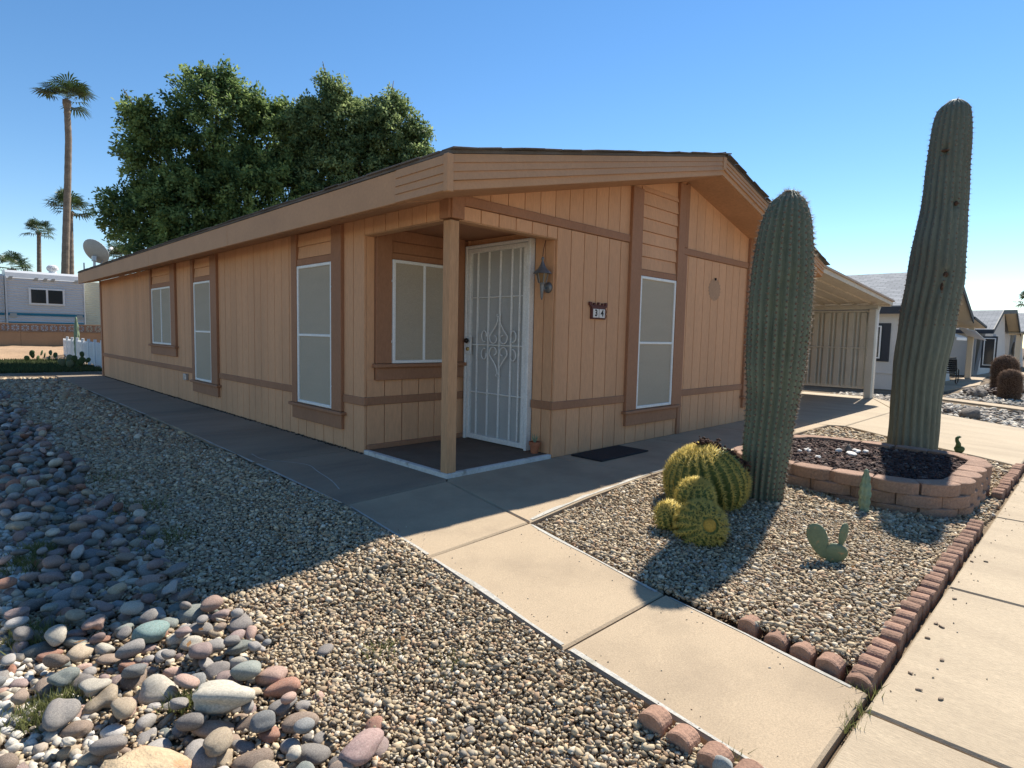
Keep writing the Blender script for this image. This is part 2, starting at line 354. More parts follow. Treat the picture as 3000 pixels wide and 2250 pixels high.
# ================================================================== GROUND AND PAVING
def axis(dense0, dense1, step, far):
    a = list(np.arange(dense0, dense1 + 1e-6, step)); e = [dense0]; d = step
    lo = []; x = dense0
    while x > -far: d *= 1.6; x -= d; lo.append(x)
    hi = []; x = dense1; d = step
    while x < far: d *= 1.6; x += d; hi.append(x)
    return np.array(lo[::-1] + a + hi)
gx = axis(-7, 12, .3, 900); gy = axis(-7, 20, .3, 900)
GX, GY = np.meshgrid(gx, gy, indexing='ij'); GZ = gz(GX, GY) - .055 - .12 * clamp01((-4.2 - GY) / .5) * 0 - .0 * (GY < -4.25)
nx, ny = len(gx), len(gy); ii = np.arange(nx * ny).reshape(nx, ny)
quads = np.stack([ii[:-1, :-1], ii[1:, :-1], ii[1:, 1:], ii[:-1, 1:]], -1).reshape(-1, 4)
ground = np_mesh('ground', np.stack([GX, GY, GZ], -1).reshape(-1, 3), quads, M['soil'], kind='structure')

def gp(y): return -0.12 * min(1, max(0, (-1.5 - y) / 2.7))
def paving(name, mat, polys, gap=.012, thick=.14, zoff=0., zf=None, cham=.012):
    root = empty(name, (polys[0][0][0], polys[0][0][1], 0), kind='structure')
    for poly in polys:
        pts = [Vector((p[0], p[1])) for p in poly]; area = sum(pts[i].x * pts[(i + 1) % len(pts)].y - pts[(i + 1) % len(pts)].x * pts[i].y for i in range(len(pts)))
        if area < 0: pts = pts[::-1]
        n = len(pts)
        def inset(d):
            out = []
            for i in range(n):
                a, b, c = pts[i - 1], pts[i], pts[(i + 1) % n]
                e1 = (b - a).normalized(); e2 = (c - b).normalized(); n1 = Vector((-e1.y, e1.x)); n2 = Vector((-e2.y, e2.x))
                k = (n1 + n2); out.append(b + k * (d / max(.3, 1 + n1.dot(n2))))
            return out
        P0 = inset(gap / 2); P1 = inset(gap / 2 + cham); zz = zf or gp
        v = [(p.x, p.y, zz(p.y) + zoff - thick) for p in P0] + [(p.x, p.y, zz(p.y) + zoff - cham) for p in P0] + [(p.x, p.y, zz(p.y) + zoff) for p in P1]
        f = [tuple(range(2 * n, 3 * n)), tuple(range(n))[::-1]]
        for k in range(2): f += [(k * n + i, k * n + (i + 1) % n, (k + 1) * n + (i + 1) % n, (k + 1) * n + i) for i in range(n)]
        MB().add(v, f).build('paving_slab', mat, root)
    return root
# house-side and front walk
xl = lambda y: float(np.interp(y, [-4.25, -3.0, -1.67, -.2, 3.5, 18.], [-1.70, -1.636, -1.50, -1.315, -1.215, -1.16]))
xr = lambda y: float(np.interp(y, [-4.25, -3.67, -2.86, -1.6], [-.78, -.70, -.62, -.385]))
side = []
ys = [17.9, 15.2, 12.2, 9.3, 6.8, 4.4, 2.0]
for a, b in zip(ys[:-1], ys[1:]): side.append([(xl(a), a), (xl(b), b), (.03, b), (.03, a)])
side.append([(xl(2.), 2.), (xl(-.19), -.19), (-.06, -.075), (0, 0), (.0, 2.)])
paving('side_walk_paving', M['concrete_dark'], side)
walk = [[(xl(-.19), -.19), (xl(-1.67), -1.67), (-.40, -1.6), (-.07, -.09)],
        [(xl(-1.67), -1.67), (xl(-3.03), -3.03), (xr(-3.03), -3.03), (-.39, -1.61)],
        [(xl(-3.03), -3.03), (xl(-4.22), -4.222), (xr(-4.2), -4.222), (xr(-3.03), -3.03)]]
paving('front_walk_paving', M['concrete'], walk)
ye = lambda x: float(np.interp(x, [-.4, .6, 1.9, 3.6, 6.28, 8.12], [-1.61, -1.45, -1.32, -1.29, -1.25, -1.27]))
fw = [[(-.07, -.08), (-.395, -1.605), (.6, ye(.6)), (1.95, ye(1.95)), (1.72, 0.02), (0, .0)]]
xs = [1.95, 4.05, 6.1, 8.12]
for k, (a, b) in enumerate(zip(xs[:-1], xs[1:])):
    a0 = 1.72 if k == 0 else a; fw.append([(a0, .02), (a, ye(a)), (b, ye(b)), (b, .02)])
paving('porch_walk_paving', M['concrete'], fw)
# driveway / carport slab
dw = [[(8.12, 6.), (8.12, -1.27), (8.28, -1.52), (12.1, -1.5), (15.6, -.1), (15.6, 6.)],
      [(8.28, -1.53), (7.75, -2.4), (7.18, -3.68), (6.9, -4.15), (11.7, -4.15), (12.8, -2.15), (12.1, -1.51)],
      [(12.11, -1.51), (12.81, -2.15), (14.28, -1.05), (15.55, -.12)]]
paving('driveway', M['sidewalk'], dw, zf=lambda y: gp(y) - .002)
# street-side sidewalk, slabs set square to the kerb line
sw = []
for row, (y0, y1) in enumerate(((-4.235, -6.7), (-6.7, -9.2))):
    xs = [-12., -9.4, -7.2, -5.1, -3., -.935, 1.05, 3.485, 5.7, 8., 10.4, 12.8, 15.4, 18, 21, 24, 28, 32, 37, 42, 50, 60]
    for a, b in zip(xs[:-1], xs[1:]): sw.append([(a, y0), (a, y1), (b, y1), (b, y0)])
paving('sidewalk', M['sidewalk'], sw, gap=.02, zf=lambda y: -.122, thick=.1)
# neighbour's walk
paving('neighbour_walk', M['concrete'], [[(16.2, -4.1), (17.0, -1.45), (17.75, -1.45), (17.2, -4.1)], [(17.0, -1.44), (18.3, -1.2), (21, -1.0), (26.2, -1.35), (30, -.95), (34.5, -.6), (34.5, 0), (20.2, 0.), (17.75, -1.42)],
       [(34.6, 0.), (34.6, -1.6), (44, -1.6), (44, 0)]], zf=lambda y: gp(y) - .004)
road = MB().box(-300, 400, -40, -9.3, -.4, -.21).build('road', M['sidewalk'], kind='structure')

# narrow strips of paler tone along the concrete edges
def strip(name, pts, w, zo, mat, side=1, parent=None):
    mb = MB(); P = [Vector(p) for p in pts]
    for i in range(len(P) - 1):
        d = (P[i + 1] - P[i]).normalized(); nrm = Vector((-d.y, d.x)) * side
        k = max(1, int((P[i + 1] - P[i]).length / .12))
        for j in range(k):
            a = P[i].lerp(P[i + 1], j / k); b = P[i].lerp(P[i + 1], (j + 1) / k)
            wa = w * (0.8 + .35 * math.sin(a.x * 31 + a.y * 47)); wb = w * (0.8 + .35 * math.sin(b.x * 31 + b.y * 47))
            zz = [gp(a.y) + zo, gp(b.y) + zo]
            q = [(a.x, a.y, zz[0]), (b.x, b.y, zz[1]), (b.x + nrm.x * wb, b.y + nrm.y * wb, zz[1]), (a.x + nrm.x * wa, a.y + nrm.y * wa, zz[0])]
            mb.add(q, [(0, 1, 2, 3) if side == 1 else (3, 2, 1, 0)])
    return mb.build(name, mat, parent)
fwr = bpy.data.objects['front_walk_paving']; pwr = bpy.data.objects['porch_walk_paving']; swr = bpy.data.objects['side_walk_paving']
strip('edge_strip', [(xl(y) + .016, y) for y in (-.25, -1.0, -1.63)], .035, .003, M['edge_pale'], 1, fwr)
strip('edge_strip', [(xl(y) + .018, y) for y in (-1.72, -2.3, -3.0)], .04, .003, M['edge_pale'], 1, fwr)
strip('edge_strip', [(xl(y) + .018, y) for y in (-3.06, -3.6, -4.15)], .035, .003, M['edge_pale'], 1, fwr)
strip('edge_strip', [(xr(y) - .018, y) for y in (-1.66, -2.2, -2.6, -2.99)], .03, .003, M['edge_pale'], -1, fwr)
strip('edge_strip', [(xr(y) - .018, y) for y in (-3.08, -3.6, -4.15)], .022, .003, M['edge_pale'], -1, fwr)
strip('edge_strip', [(x, ye(x) + .018) for x in (-.33, .1, .6, 1.2, 1.9)], .045, .003, M['edge_pale'], 1, pwr)
strip('edge_strip', [(x, ye(x) + .018) for x in (2.0, 2.7, 3.6, 4.0)], .04, .003, M['edge_pale'], 1, pwr)
strip('edge_strip', [(xl(y) + .016, y) for y in (12., 9.4)], .03, .003, M['edge_pale'], -1, swr)
strip('edge_strip', [(xl(y) + .016, y) for y in (9.2, 6.9)], .03, .003, M['edge_pale'], -1, swr)
strip('edge_strip', [(xl(y) + .016, y) for y in (4.35, 2.05)], .03, .003, M['edge_pale'], -1, swr)
strip('edge_strip', [(xl(y) + .016, y) for y in (1.95, .9, -.12)], .035, .003, M['edge_pale'], -1, swr)
# chalky scratch on the shaded walk
ch = [(-1.094, 2.532), (-1.134, 2.097), (-0.961, 1.849), (-0.815, 1.517), (-0.903, 1.186), (-0.973, 0.701), (-1.092, 0.318)]
for _ in range(3): ch = [ch[0]] + [q for a, b in zip(ch[:-1], ch[1:]) for q in ((a[0] * .75 + b[0] * .25, a[1] * .75 + b[1] * .25), (a[0] * .25 + b[0] * .75, a[1] * .25 + b[1] * .75))] + [ch[-1]]
mbc = MB()
for a, b in zip(ch[:-1], ch[1:]):
    d = (Vector(b) - Vector(a)).normalized(); n_ = Vector((-d.y, d.x)) * .006
    mbc.add([(a[0] - n_.x, a[1] - n_.y, .004), (b[0] - n_.x, b[1] - n_.y, .004), (b[0] + n_.x, b[1] + n_.y, .004), (a[0] + n_.x, a[1] + n_.y, .004)], [(0, 1, 2, 3)])
mbc.build('chalk_line', M['edge_pale'], swr)

# ================================================================== HOUSE
H = empty('house', (0, 0, 0), 'single storey tan sided home with brown trim and corner porch', 'house')
ZL, ZH = .617, .722                       # lower belt band
def soff(x): return 2.845 + .2276 * (x + .508) if x < 4.755 else 4.043 - .245 * (x - 4.755)
def rtop(x): return 3.165 + .2167 * (x + .51) if x < 4.75 else 4.305 - .243 * (x - 4.75)
XR = 8.95; YB = 17.36
# wall cores
mb = MB(); mb.box(.03, .15, 1.72, YB, -.02, 2.95); lw = mb.build('wall', M['wall'], H)
mb = MB(); pf = [(1.71, .03, -.02), (XR, .03, -.02), (XR, .03, soff(XR)), (4.755, .03, soff(4.755)), (0.03, .03, soff(.03)), (.03, .03, 2.76), (1.71, .03, 2.76)]
mb.prism(pf, (0, .1, 0)); fwall = mb.build('wall', M['wall'], H)
mb = MB(); mb.box(.03, .13, .14, 1.715, 2.76, 2.95); hw = mb.build('wall', M['wall'], H)
mb = MB(); mb.box(.151, 1.8, 1.74, 1.9, -.02, 2.95); pbw = mb.build('wall', M['wall'], H)            # porch back wall
mb = MB(); mb.box(1.71, 1.83, .131, 1.739, -.02, 2.95); prw = mb.build('wall', M['wall'], H)        # porch door wall
mb = MB(); mb.box(XR - .1, XR, .131, YB, -.02, 2.9).box(.15, XR - .1, YB - .1, YB, -.02, 2.95); mb.build('wall', M['wall'], H)
MB().prism([(.16, YB - .05, 2.95), (XR - .02, YB - .05, 2.95), (4.755, YB - .05, 4.03)], (0, .05, 0)).build('gable', M['wall'], H)
STEP = .27; GAP = .011
def planks_left(y0, y1, z0, z1, parent, skip=()):
    y = y0; k = 0
    while y < y1 - .02:
        e = min(y + STEP, y1)
        if not any(a - .01 <= y and e <= b + .01 for a, b in skip):
            k += 1; bx('siding_plank', M['wall'], parent, 0, .032, y + GAP / 2 + (.006 if k % 5 == 0 else 0), e - GAP / 2, z0, z1, .004)
        y = e
WSK = [(2.28, 3.66), (6.95, 8.3), (9.55, 11.5)]
planks_left(1.7, YB, ZH - .01, 2.955, lw, [(2.28, 3.66), (6.95, 8.3)])
planks_left(1.7, YB, 0.0, ZL + .01, lw)
planks_left(.15, 1.7, 2.757, 2.955, hw)
def planks_front(x0, x1, z0, z1, parent, skip=()):
    x = x0
    while x < x1 - .02:
        e = min(x + STEP, x1)
        if not any(a - .01 <= x and e <= b + .01 for a, b in skip):
            a, b = x + GAP / 2, e - GAP / 2
            if z1 is None:
                pts = [(a, .0, z0), (b, .0, z0), (b, .0, soff(b) - .004)]
                if a < 4.755 < b: pts.append((4.755, 0, soff(4.755) - .004))
                pts.append((a, .0, soff(a) - .004)); MB().prism(pts, (0, .032, 0)).build('siding_plank', M['wall'], parent)
            else: bx('siding_plank', M['wall'], parent, a, b, 0, .032, z0, z1, .004)
        x = e
WX = (3.3, 4.7)
planks_front(1.69, XR, 0., ZL + .01, fwall)
planks_front(1.69, XR, ZH - .01, 2.90, fwall, [WX, (7.3, 8.4)])
planks_front(.155, 1.69, 2.757, 2.90, fwall)
planks_front(.02, XR, 3.0, None, fwall, [(3.4, 4.6)])
# porch inner walls
x = .035
while x < 1.6:
    e = min(x + STEP, 1.705); bx('siding_plank', M['wall'], pbw, x + GAP / 2, e - GAP / 2, 1.706, 1.738, .045, ZL + .01, .004)
    bx('siding_plank', M['wall'], pbw, x + GAP / 2, e - GAP / 2, 1.706, 1.738, ZH - .01, .94, .004); x = e
bx('siding_plank', M['wall'], pbw, .035, .15, 1.706, 1.738, .94, 2.9, .004)
z = 2.58
while z < 2.9:
    bx('siding_plank', M['trim'], pbw, .38, 1.70, 1.70, 1.738, z + .004, min(z + .15, 2.9), .006); z += .15
for a, b in ((.035, .20), (.20, .37)): bx('siding_plank', M['wall'], prw, 1.68, 1.708, a, b - GAP, .045, 2.9, .004)
bx('siding_plank', M['wall'], prw, 1.68, 1.708, 1.662, 1.70, .045, 2.9, .004)
# belt bands
def T(name, *a, c=.006, mat='trim', par=None): return bx(name, M[mat], par or H, *a, c)
for a, b in ((1.66, 2.2), (3.69, 6.895), (8.33, YB + .02)): T('belt_band', -.022, .03, a, b, ZL, ZH)
for a, b in ((1.655, 3.235), (4.842, 7.13), (8.6, XR)): T('belt_band', a, b, -.022, .03, ZL, ZH)
T('belt_band', .03, 1.68, 1.684, 1.72, ZL, ZH); T('belt_band', 1.655, 1.70, .03, .36, ZL, ZH)
for a, b in ((.17, 3.235), (4.71, 7.13)): T('belt_band', a, b, -.022, .03, 2.905, 3.008)
T('corner_board', -.03, .03, YB - .12, YB + .03, 0, 2.95, mat='trim')
T('corner_board', -.028, .03, -.002, .16, 2.757, 2.955); T('corner_board', .0, .17, -.028, .03, 2.757, 3.0)
T('header_board', .002, .13, .13, 1.70, 2.742, 2.757, mat='post'); T('header_board', .13, 1.69, .002, .13, 2.742, 2.757, mat='post')
# window surrounds
def window_left(y0, y1, z0, z1, tw0, tw1, zt, mull, sill_drop=.245):
    """y0<y1 screen, surround boards outside; lap boards above"""
    T('surround_board', -.05, .03, y1 + .002, y1 + tw1, z0 - .01, 2.952); T('surround_board', -.05, .03, y0 - tw0, y0 - .002, z0 - .01, 2.952)
    T('head_board', -.035, .03, y0 - .001, y1 + .001, z1 + .004, z1 + .1)
    a = z1 + .105
    while a < 2.94:
        b = min(a + .172, 2.95)
        MB().box(-.005, .03, y0, y1, a, b - .004, 0, lambda p: (p[0] - .018 * (p[2] < (a + b) / 2), p[1], p[2])).build('lap_board', M['wall'], H); a = b
    T('sill', -.085, .03, y0 - tw0 - .06, y1 + tw1 + .06, z0 - .055, z0 - .012, c=.008)
    T('apron_board', -.045, .03, y0 - tw0, y1 + tw1, z0 - sill_drop, z0 - .056)
    w = bx('window', M['screen'], H, -.022, .03, y0 + .02, y1 - .02, z0 + .02, z1 - .02, 0)
    fr = .042
    for q in ((y0, y0 + fr, z0, z1), (y1 - fr, y1, z0, z1)): bx('frame_rail', M['white_alu'], w, -.042, .0, *q, .006)
    for q in ((z0, z0 + fr), (z1 - fr, z1)): bx('frame_rail', M['white_alu'], w, -.042, 0, y0 + fr, y1 - fr, *q, .006)
    if mull == 'h': zm = (z0 + z1) / 2 - .0; bx('mullion', M['white_alu'], w, -.040, 0, y0 + fr, y1 - fr, zm - .018, zm + .018, .005)
    else: ym = (y0 + y1) / 2; bx('mullion', M['white_alu'], w, -.040, 0, ym - .018, ym + .018, z0 + fr, z1 - fr, .005)
    for zz in (z0 + .3, z1 - .35): bx('clip', M['white_alu'], w, -.05, -.03, y0 - .02, y0 - .001, zz, zz + .025, 0)
window_left(2.475, 3.515, .498, 2.484, .27, .175, 2.58, 'h')
window_left(7.23, 8.225, .503, 2.472, .335, .16, 2.57, 'h')
window_left(9.83, 11.385, 1.163, 2.474, .335, .15, 2.57, 'v')
def window_front(x0, x1, z0, z1):
    T('surround_board', x0 - .27, x0 - .002, -.05, .03, z0 - .01, soff(x0 - .27) - .01); T('surround_board', x1 + .002, x1 + .205, -.05, .03, z0 - .01, soff(x1) - .01)
    T('head_board', x0 - .001, x1 + .001, -.035, .03, z1 + .004, z1 + .095)
    a = z1 + .1
    while a < soff(x0) - .03:
        b = min(a + .186, soff(x0) - .008)
        MB().box(x0, x1, -.005, .03, a, b - .005, 0, lambda p: (p[0], p[1] - .02 * (p[2] < (a + b) / 2), p[2])).build('lap_board', M['wall'], H); a = b
    MB().prism([(x0, 0, a), (x1, 0, a), (x1, 0, soff(x1) - .008)], (0, .03, 0)).build('lap_board', M['wall'], H)
    T('sill', x0 - .31, x1 + .25, -.085, .03, z0 - .055, z0 - .012, c=.008); T('apron_board', x0 - .25, x1 + .18, -.045, .03, z0 - .235, z0 - .056)
    w = bx('window', M['screen'], H, x0 + .02, x1 - .02, -.022, .03, z0 + .02, z1 - .02, 0); fr = .042
    for q in ((x0, x0 + fr), (x1 - fr, x1)): bx('frame_rail', M['white_alu'], w, *q, -.042, 0, z0, z1, .006)
    for q in ((z0, z0 + fr), (z1 - fr, z1)): bx('frame_rail', M['white_alu'], w, x0 + fr, x1 - fr, -.042, 0, *q, .006)
    zm = (z0 + z1) / 2; bx('mullion', M['white_alu'], w, x0 + fr, x1 - fr, -.04, 0, zm - .018, zm + .018, .005)
window_front(3.505, 4.507, .503, 2.463)
T('corner_board', 4.735, 4.842, -.03, .03, 0., 2.9); T('corner_board', 4.74, 4.845, -.03, .03, 3.012, soff(4.84) - .012)
# second front window hidden mostly by the cactus
window_front(7.40, 8.35, .503, 2.463)
# porch window on the recessed wall (faces the street)
w = bx('window', M['screen'], H, .40, 1.37, 1.655, 1.738, 1.17, 2.475, 0)
for q in ((.385, .425), (1.348, 1.388)): bx('frame_rail', M['white_alu'], w, *q, 1.635, 1.70, 1.152, 2.492, .006)
for q in ((1.152, 1.192), (2.452, 2.492)): bx('frame_rail', M['white_alu'], w, .425, 1.348, 1.635, 1.70, *q, .006)
bx('mullion', M['white_alu'], w, .868, .902, 1.637, 1.70, 1.192, 2.452, .005)
for zz in (1.42, 2.2): bx('clip', M['white_alu'], w, .365, .384, 1.62, 1.65, zz, zz + .03, 0)
T('surround_board', .155, .384, 1.66, 1.738, 1.15, 2.9); T('surround_board', 1.389, 1.60, 1.66, 1.738, 1.15, 2.9)
T('head_board', .385, 1.388, 1.675, 1.738, 2.495, 2.58)
T('sill', .115, 1.66, 1.60, 1.738, 1.10, 1.148, c=.008); T('apron_board', .157, 1.64, 1.655, 1.738, .935, 1.098)
bx('base_board', M['trim'], H, .035, 1.68, 1.66, 1.705, .046, .11, .006)
# porch post, floor, ceiling
bx('porch_post', M['post'], H, .003, .125, .003, .125, .048, 2.741, .006)
fl = bx('porch_floor', M['carpet'], H, .055, 1.70, .055, 1.70, -.02, .046, 0)
bx('nosing', M['nosing'], fl, -.015, .054, -.015, 1.69, -.01, .05, .008); bx('nosing', M['nosing'], fl, .056, 1.672, -.015, .054, -.01, .05, .008)
bx('porch_ceiling', M['trim'], H, .135, 1.705, .135, 1.735, 2.885, 2.93, 0)
# security door (faces away from the window wall)
DX = 1.62
door = bx('security_door', M['door_mesh'], H, 1.655, 1.68, .43, 1.60, .06, 2.75, 0, label='white steel security door with bars and scrollwork')
def dbar(y0, y1, z0, z1, name='door_bar', x0=DX, x1=1.654, c=.005): return bx(name, M['door_white'], door, x0, x1, y0, y1, z0, z1, c)
dbar(.375, .425, .03, 2.80, 'door_jamb', 1.60, 1.70, .008); dbar(1.612, 1.66, .03, 2.80, 'door_jamb', 1.60, 1.70, .008); dbar(.425, 1.612, 2.755, 2.80, 'door_jamb', 1.60, 1.70, .008)
dbar(.43, .50, .06, 2.75, 'door_stile', 1.61, 1.66, .006); dbar(1.545, 1.607, .06, 2.75, 'door_stile', 1.61, 1.66, .006)
dbar(.50, 1.545, 2.69, 2.75, 'door_rail', 1.61, 1.66, .006); dbar(.50, 1.545, .06, .13, 'door_rail', 1.61, 1.66, .006)
for yb in (1.41, 1.18, .951, .728, .575): dbar(yb - .011, yb + .011, .13, 2.69)
for zb in (2.07, 1.41, .735): dbar(.50, 1.545, zb - .009, zb + .009, x0=1.625, x1=1.65)
def scroll(pts): return MB().tube([(1.612, p[0], p[1]) for p in pts], .0085, 5).build('scroll', M['door_white'], door, smooth=True)
yc, zc = .951, 1.41
for sy in (-1, 1):
    for sz in (-1, 1):
        P = []
        for t in np.linspace(0, 1, 26):
            if t < .62:
                k = t / .62; w_ = .012 + .165 * math.sin(math.pi * (k ** 1.35) * .62 + .03) * min(1, k * 1.2); P.append((yc + sy * w_, zc + sz * (.40 - .335 * k)))
            else:
                k = (t - .62) / .38; an = .15 + k * 4.6; rr = .085 * (1 - .55 * k); P.append((yc + sy * (.085 + rr * math.cos(an) * .95), zc + sz * (.075 - rr * math.sin(an) * .8 + .03 * k)))
        scroll(P)
        scroll([(yc + sy * (.008 + .028 * math.sin(a)), zc + sz * (.385 + .03 * a / 2)) for a in np.linspace(0, 2.6, 8)])
        scroll([(yc + sy * (.285 + .055 * math.cos(a) * (1 - .06 * a)), zc + sz * (.13 + .075 * math.sin(a) * (1 - .06 * a))) for a in np.linspace(-1.9, 3.4, 16)])
bx('lock_plate', M['door_white'], door, 1.597, 1.61, 1.50, 1.625, 1.265, 1.525, .004)
MB().lathe([(.0, -.06), (.028, -.055), (.04, -.035), (.03, -.015), (.014, -.008), (.014, 0)], (1.597, 1.565, 1.462), 14, ax=(1, 0, 0)).build('knob', M['bronze'], door, smooth=True)
MB().lathe([(.0, -.02), (.026, -.018), (.03, 0)], (1.597, 1.565, 1.345), 14, ax=(1, 0, 0)).build('deadbolt', M['brass'], door, smooth=True)
for zz in (.5, 1.4, 2.45): MB().tube([(1.605, .428, zz), (1.605, .428, zz + .13)], .011, 6).build('hinge', M['door_white'], door)
# roof
YF = -.6; YE = 17.66; XE0 = -.51; XE1 = 9.38
def slab(xa, za, xb, zb, y0, y1, t): return MB().prism([(xa, y0, za), (xb, y0, zb), (xb, y0, zb + t), (xa, y0, za + t)], (0, y1 - y0, 0))
roof = slab(XE0 - .02, rtop(XE0) + .001, 4.75, rtop(4.75) + .001, YF - .02, YE, .03).build('roof', M['shingle'], H)
slab(4.75, rtop(4.75) + .001, XE1 + .02, rtop(XE1) + .001, YF - .02, YE, .03).build('roof_slope', M['shingle'], roof)
sh_v, sh_f = cbox_data((-.15, -.09, 0), (.15, .09, .016), .003); SH = mesh_data('shingle', sh_v, sh_f, M['shingle'])
ang = math.atan(.2167); x = XE0
while x < 4.7:
    inst('shingle', SH, roof, (x + .15, YF + .02 + rnd.uniform(-.012, .012), rtop(x + .15) + .031 + rnd.uniform(0, .008)), (0, -ang + rnd.uniform(-.03, .03), rnd.uniform(-.03, .03))); x += .30
ang = math.atan(.243); x = 4.8
while x < XE1:
    inst('shingle', SH, roof, (x + .15, YF + .02 + rnd.uniform(-.012, .012), rtop(x + .15) + .031 + rnd.uniform(0, .008)), (0, ang + rnd.uniform(-.03, .03), rnd.uniform(-.03, .03))); x += .30
y = YF + .1
while y < YE - .2:
    inst('shingle', SH, roof, (XE0 + .05 + rnd.uniform(-.012, .006), y + .15, rtop(XE0 + .05) + .031 + rnd.uniform(0, .006)), (-math.atan(.2167), 0, math.pi / 2 + rnd.uniform(-.02, .02))); y += .31
MB().prism([(4.55, YF - .03, rtop(4.55) + .04), (4.75, YF - .03, rtop(4.75) + .05), (4.95, YF - .03, rtop(4.95) + .04), (4.95, YF - .03, rtop(4.95) + .055), (4.75, YF - .03, rtop(4.75) + .072), (4.55, YF - .03, rtop(4.55) + .055)], (0, 17.9, 0)).build('ridge_cap', M['shingle'], roof)
# fascia along the long eave, in boards
for a, b in ((.22, 4.9), (4.9, 9.5), (9.5, 14.0), (14., YE)): bx('fascia_board', M['fascia'], H, XE0 - .012, XE0 + .03, a + .004, b - .004, 2.845, 3.163, .005)
zs = [2.845, 2.925, 3.0, 3.08, 3.163]
for k in range(4): MB().box(XE0 - .03, XE0 + .03, YF + .03, .215, zs[k] + .0005, zs[k + 1] - .0005, 0, (lambda k: lambda p: (p[0] + (.012 if (p[2] > (zs[k] + zs[k + 1]) / 2 and p[0] < XE0) else 0), p[1], p[2]))(k)).build('lap_fascia', M['fascia'], H)
bx('corner_post', M['fascia'], H, XE0 - .04, XE0 + .03, YF - .04, YF + .028, 2.83, 3.166, .006)
# rake boards (three laps and a lower strip)
def rake(xa, xb, sg):
    for k in range(3):
        t0, t1 = .085 + k * .078, .085 + (k + 1) * .078
        if k == 2: t1 = .318
        zb = lambda x, t: (soff(x) + (rtop(x) - soff(x)) * (t / .318))
        v = [(xa, YF - .026, zb(xa, t0) + .001), (xb, YF - .026, zb(xb, t0) + .001), (xb, YF - .012, zb(xb, t1)), (xa, YF - .012, zb(xa, t1)),
             (xa, YF + .03, zb(xa, t0) + .001), (xb, YF + .03, zb(xb, t0) + .001), (xb, YF + .03, zb(xb, t1)), (xa, YF + .03, zb(xa, t1))]
        c = sum((Vector(p) for p in v), Vector()) / 8
        MB().add(v, [orient(v, q, c) for q in ((0, 1, 2, 3), (7, 6, 5, 4), (0, 4, 5, 1), (3, 2, 6, 7), (0, 3, 7, 4), (1, 5, 6, 2))]).build('rake_board', M['fascia'], H)
    MB().prism([(xa, YF + .002, soff(xa)), (xb, YF + .002, soff(xb)), (xb, YF + .002, soff(xb) + .083), (xa, YF + .002, soff(xa) + .083)], (0, .03, 0)).build('rake_strip', M['fascia'], H)
rake(XE0 + .032, 4.752, 1); rake(4.756, XE1, -1)
bx('rake_cap', M['fascia'], H, 4.70, 4.80, YF - .034, YF - .006, 4.12, 4.30, .005)
# soffits
MB().prism([(XE0 + .03, .0, soff(XE0 + .03) - .004), (-.002, 0., soff(-.002) - .004), (-.002, 0, soff(0) + .02), (XE0 + .03, 0, soff(XE0) + .02)], (0, YE - .03, 0)).build('soffit', M['soffit'], H)
y = .1
while y < 9.:
    MB().prism([(XE0 + .034, y, soff(XE0 + .034) - .0105), (-.004, y, soff(-.004) - .0105), (-.004, y, soff(0) - .0045), (XE0 + .034, y, soff(XE0 + .034) - .0045)], (0, .115, 0)).build('soffit_slat', M['soffit'], H); y += .125
MB().prism([(XE0 + .03, YF + .034, soff(XE0 + .03) - .004), (4.755, YF + .034, soff(4.755) - .004), (4.755, YF + .034, soff(4.755) + .02), (XE0 + .03, YF + .034, soff(XE0 + .03) + .02)], (0, .63, 0)).build('soffit', M['soffit'], H)
MB().prism([(4.757, YF + .034, soff(4.757) - .004), (XE1, YF + .034, soff(XE1) - .004), (XE1, YF + .034, soff(XE1) + .02), (4.757, YF + .034, soff(4.757) + .02)], (0, .63, 0)).build('soffit', M['soffit'], H)
bx('hose_box', M['galv'], H, -.06, .0, 8.80, 8.98, .45, .58, .008)
bx('fascia_board', M['fascia'], H, XE1 - .03, XE1 + .01, YF + .04, YE, 2.90, 3.17, .005)

# sun-shaped stain left by a removed ornament, flat on the planks
mb = MB(); cx, cz = 5.86, 2.42; n = 40
mb.add([(cx, -.0035, cz)] + [(cx + (.2 + .03 * (k % 2)) * math.cos(2 * math.pi * k / n), -.0035, cz + (.175 + .025 * (k % 2)) * math.sin(2 * math.pi * k / n)) for k in range(n)], [(0, 1 + (k + 1) % n, 1 + k) for k in range(n)][::-1])
mb.f = [q[::-1] for q in mb.f]
M['stain'] = pmat('faded_patch', (.46, .275, .165), .8, .85, 8, 40, .2, fine_amt=.1)
mb.build('faded_patch', M['stain'], H)
bx('hook', M['iron'], H, 5.85, 5.866, -.03, 0, 2.58, 2.62, 0)

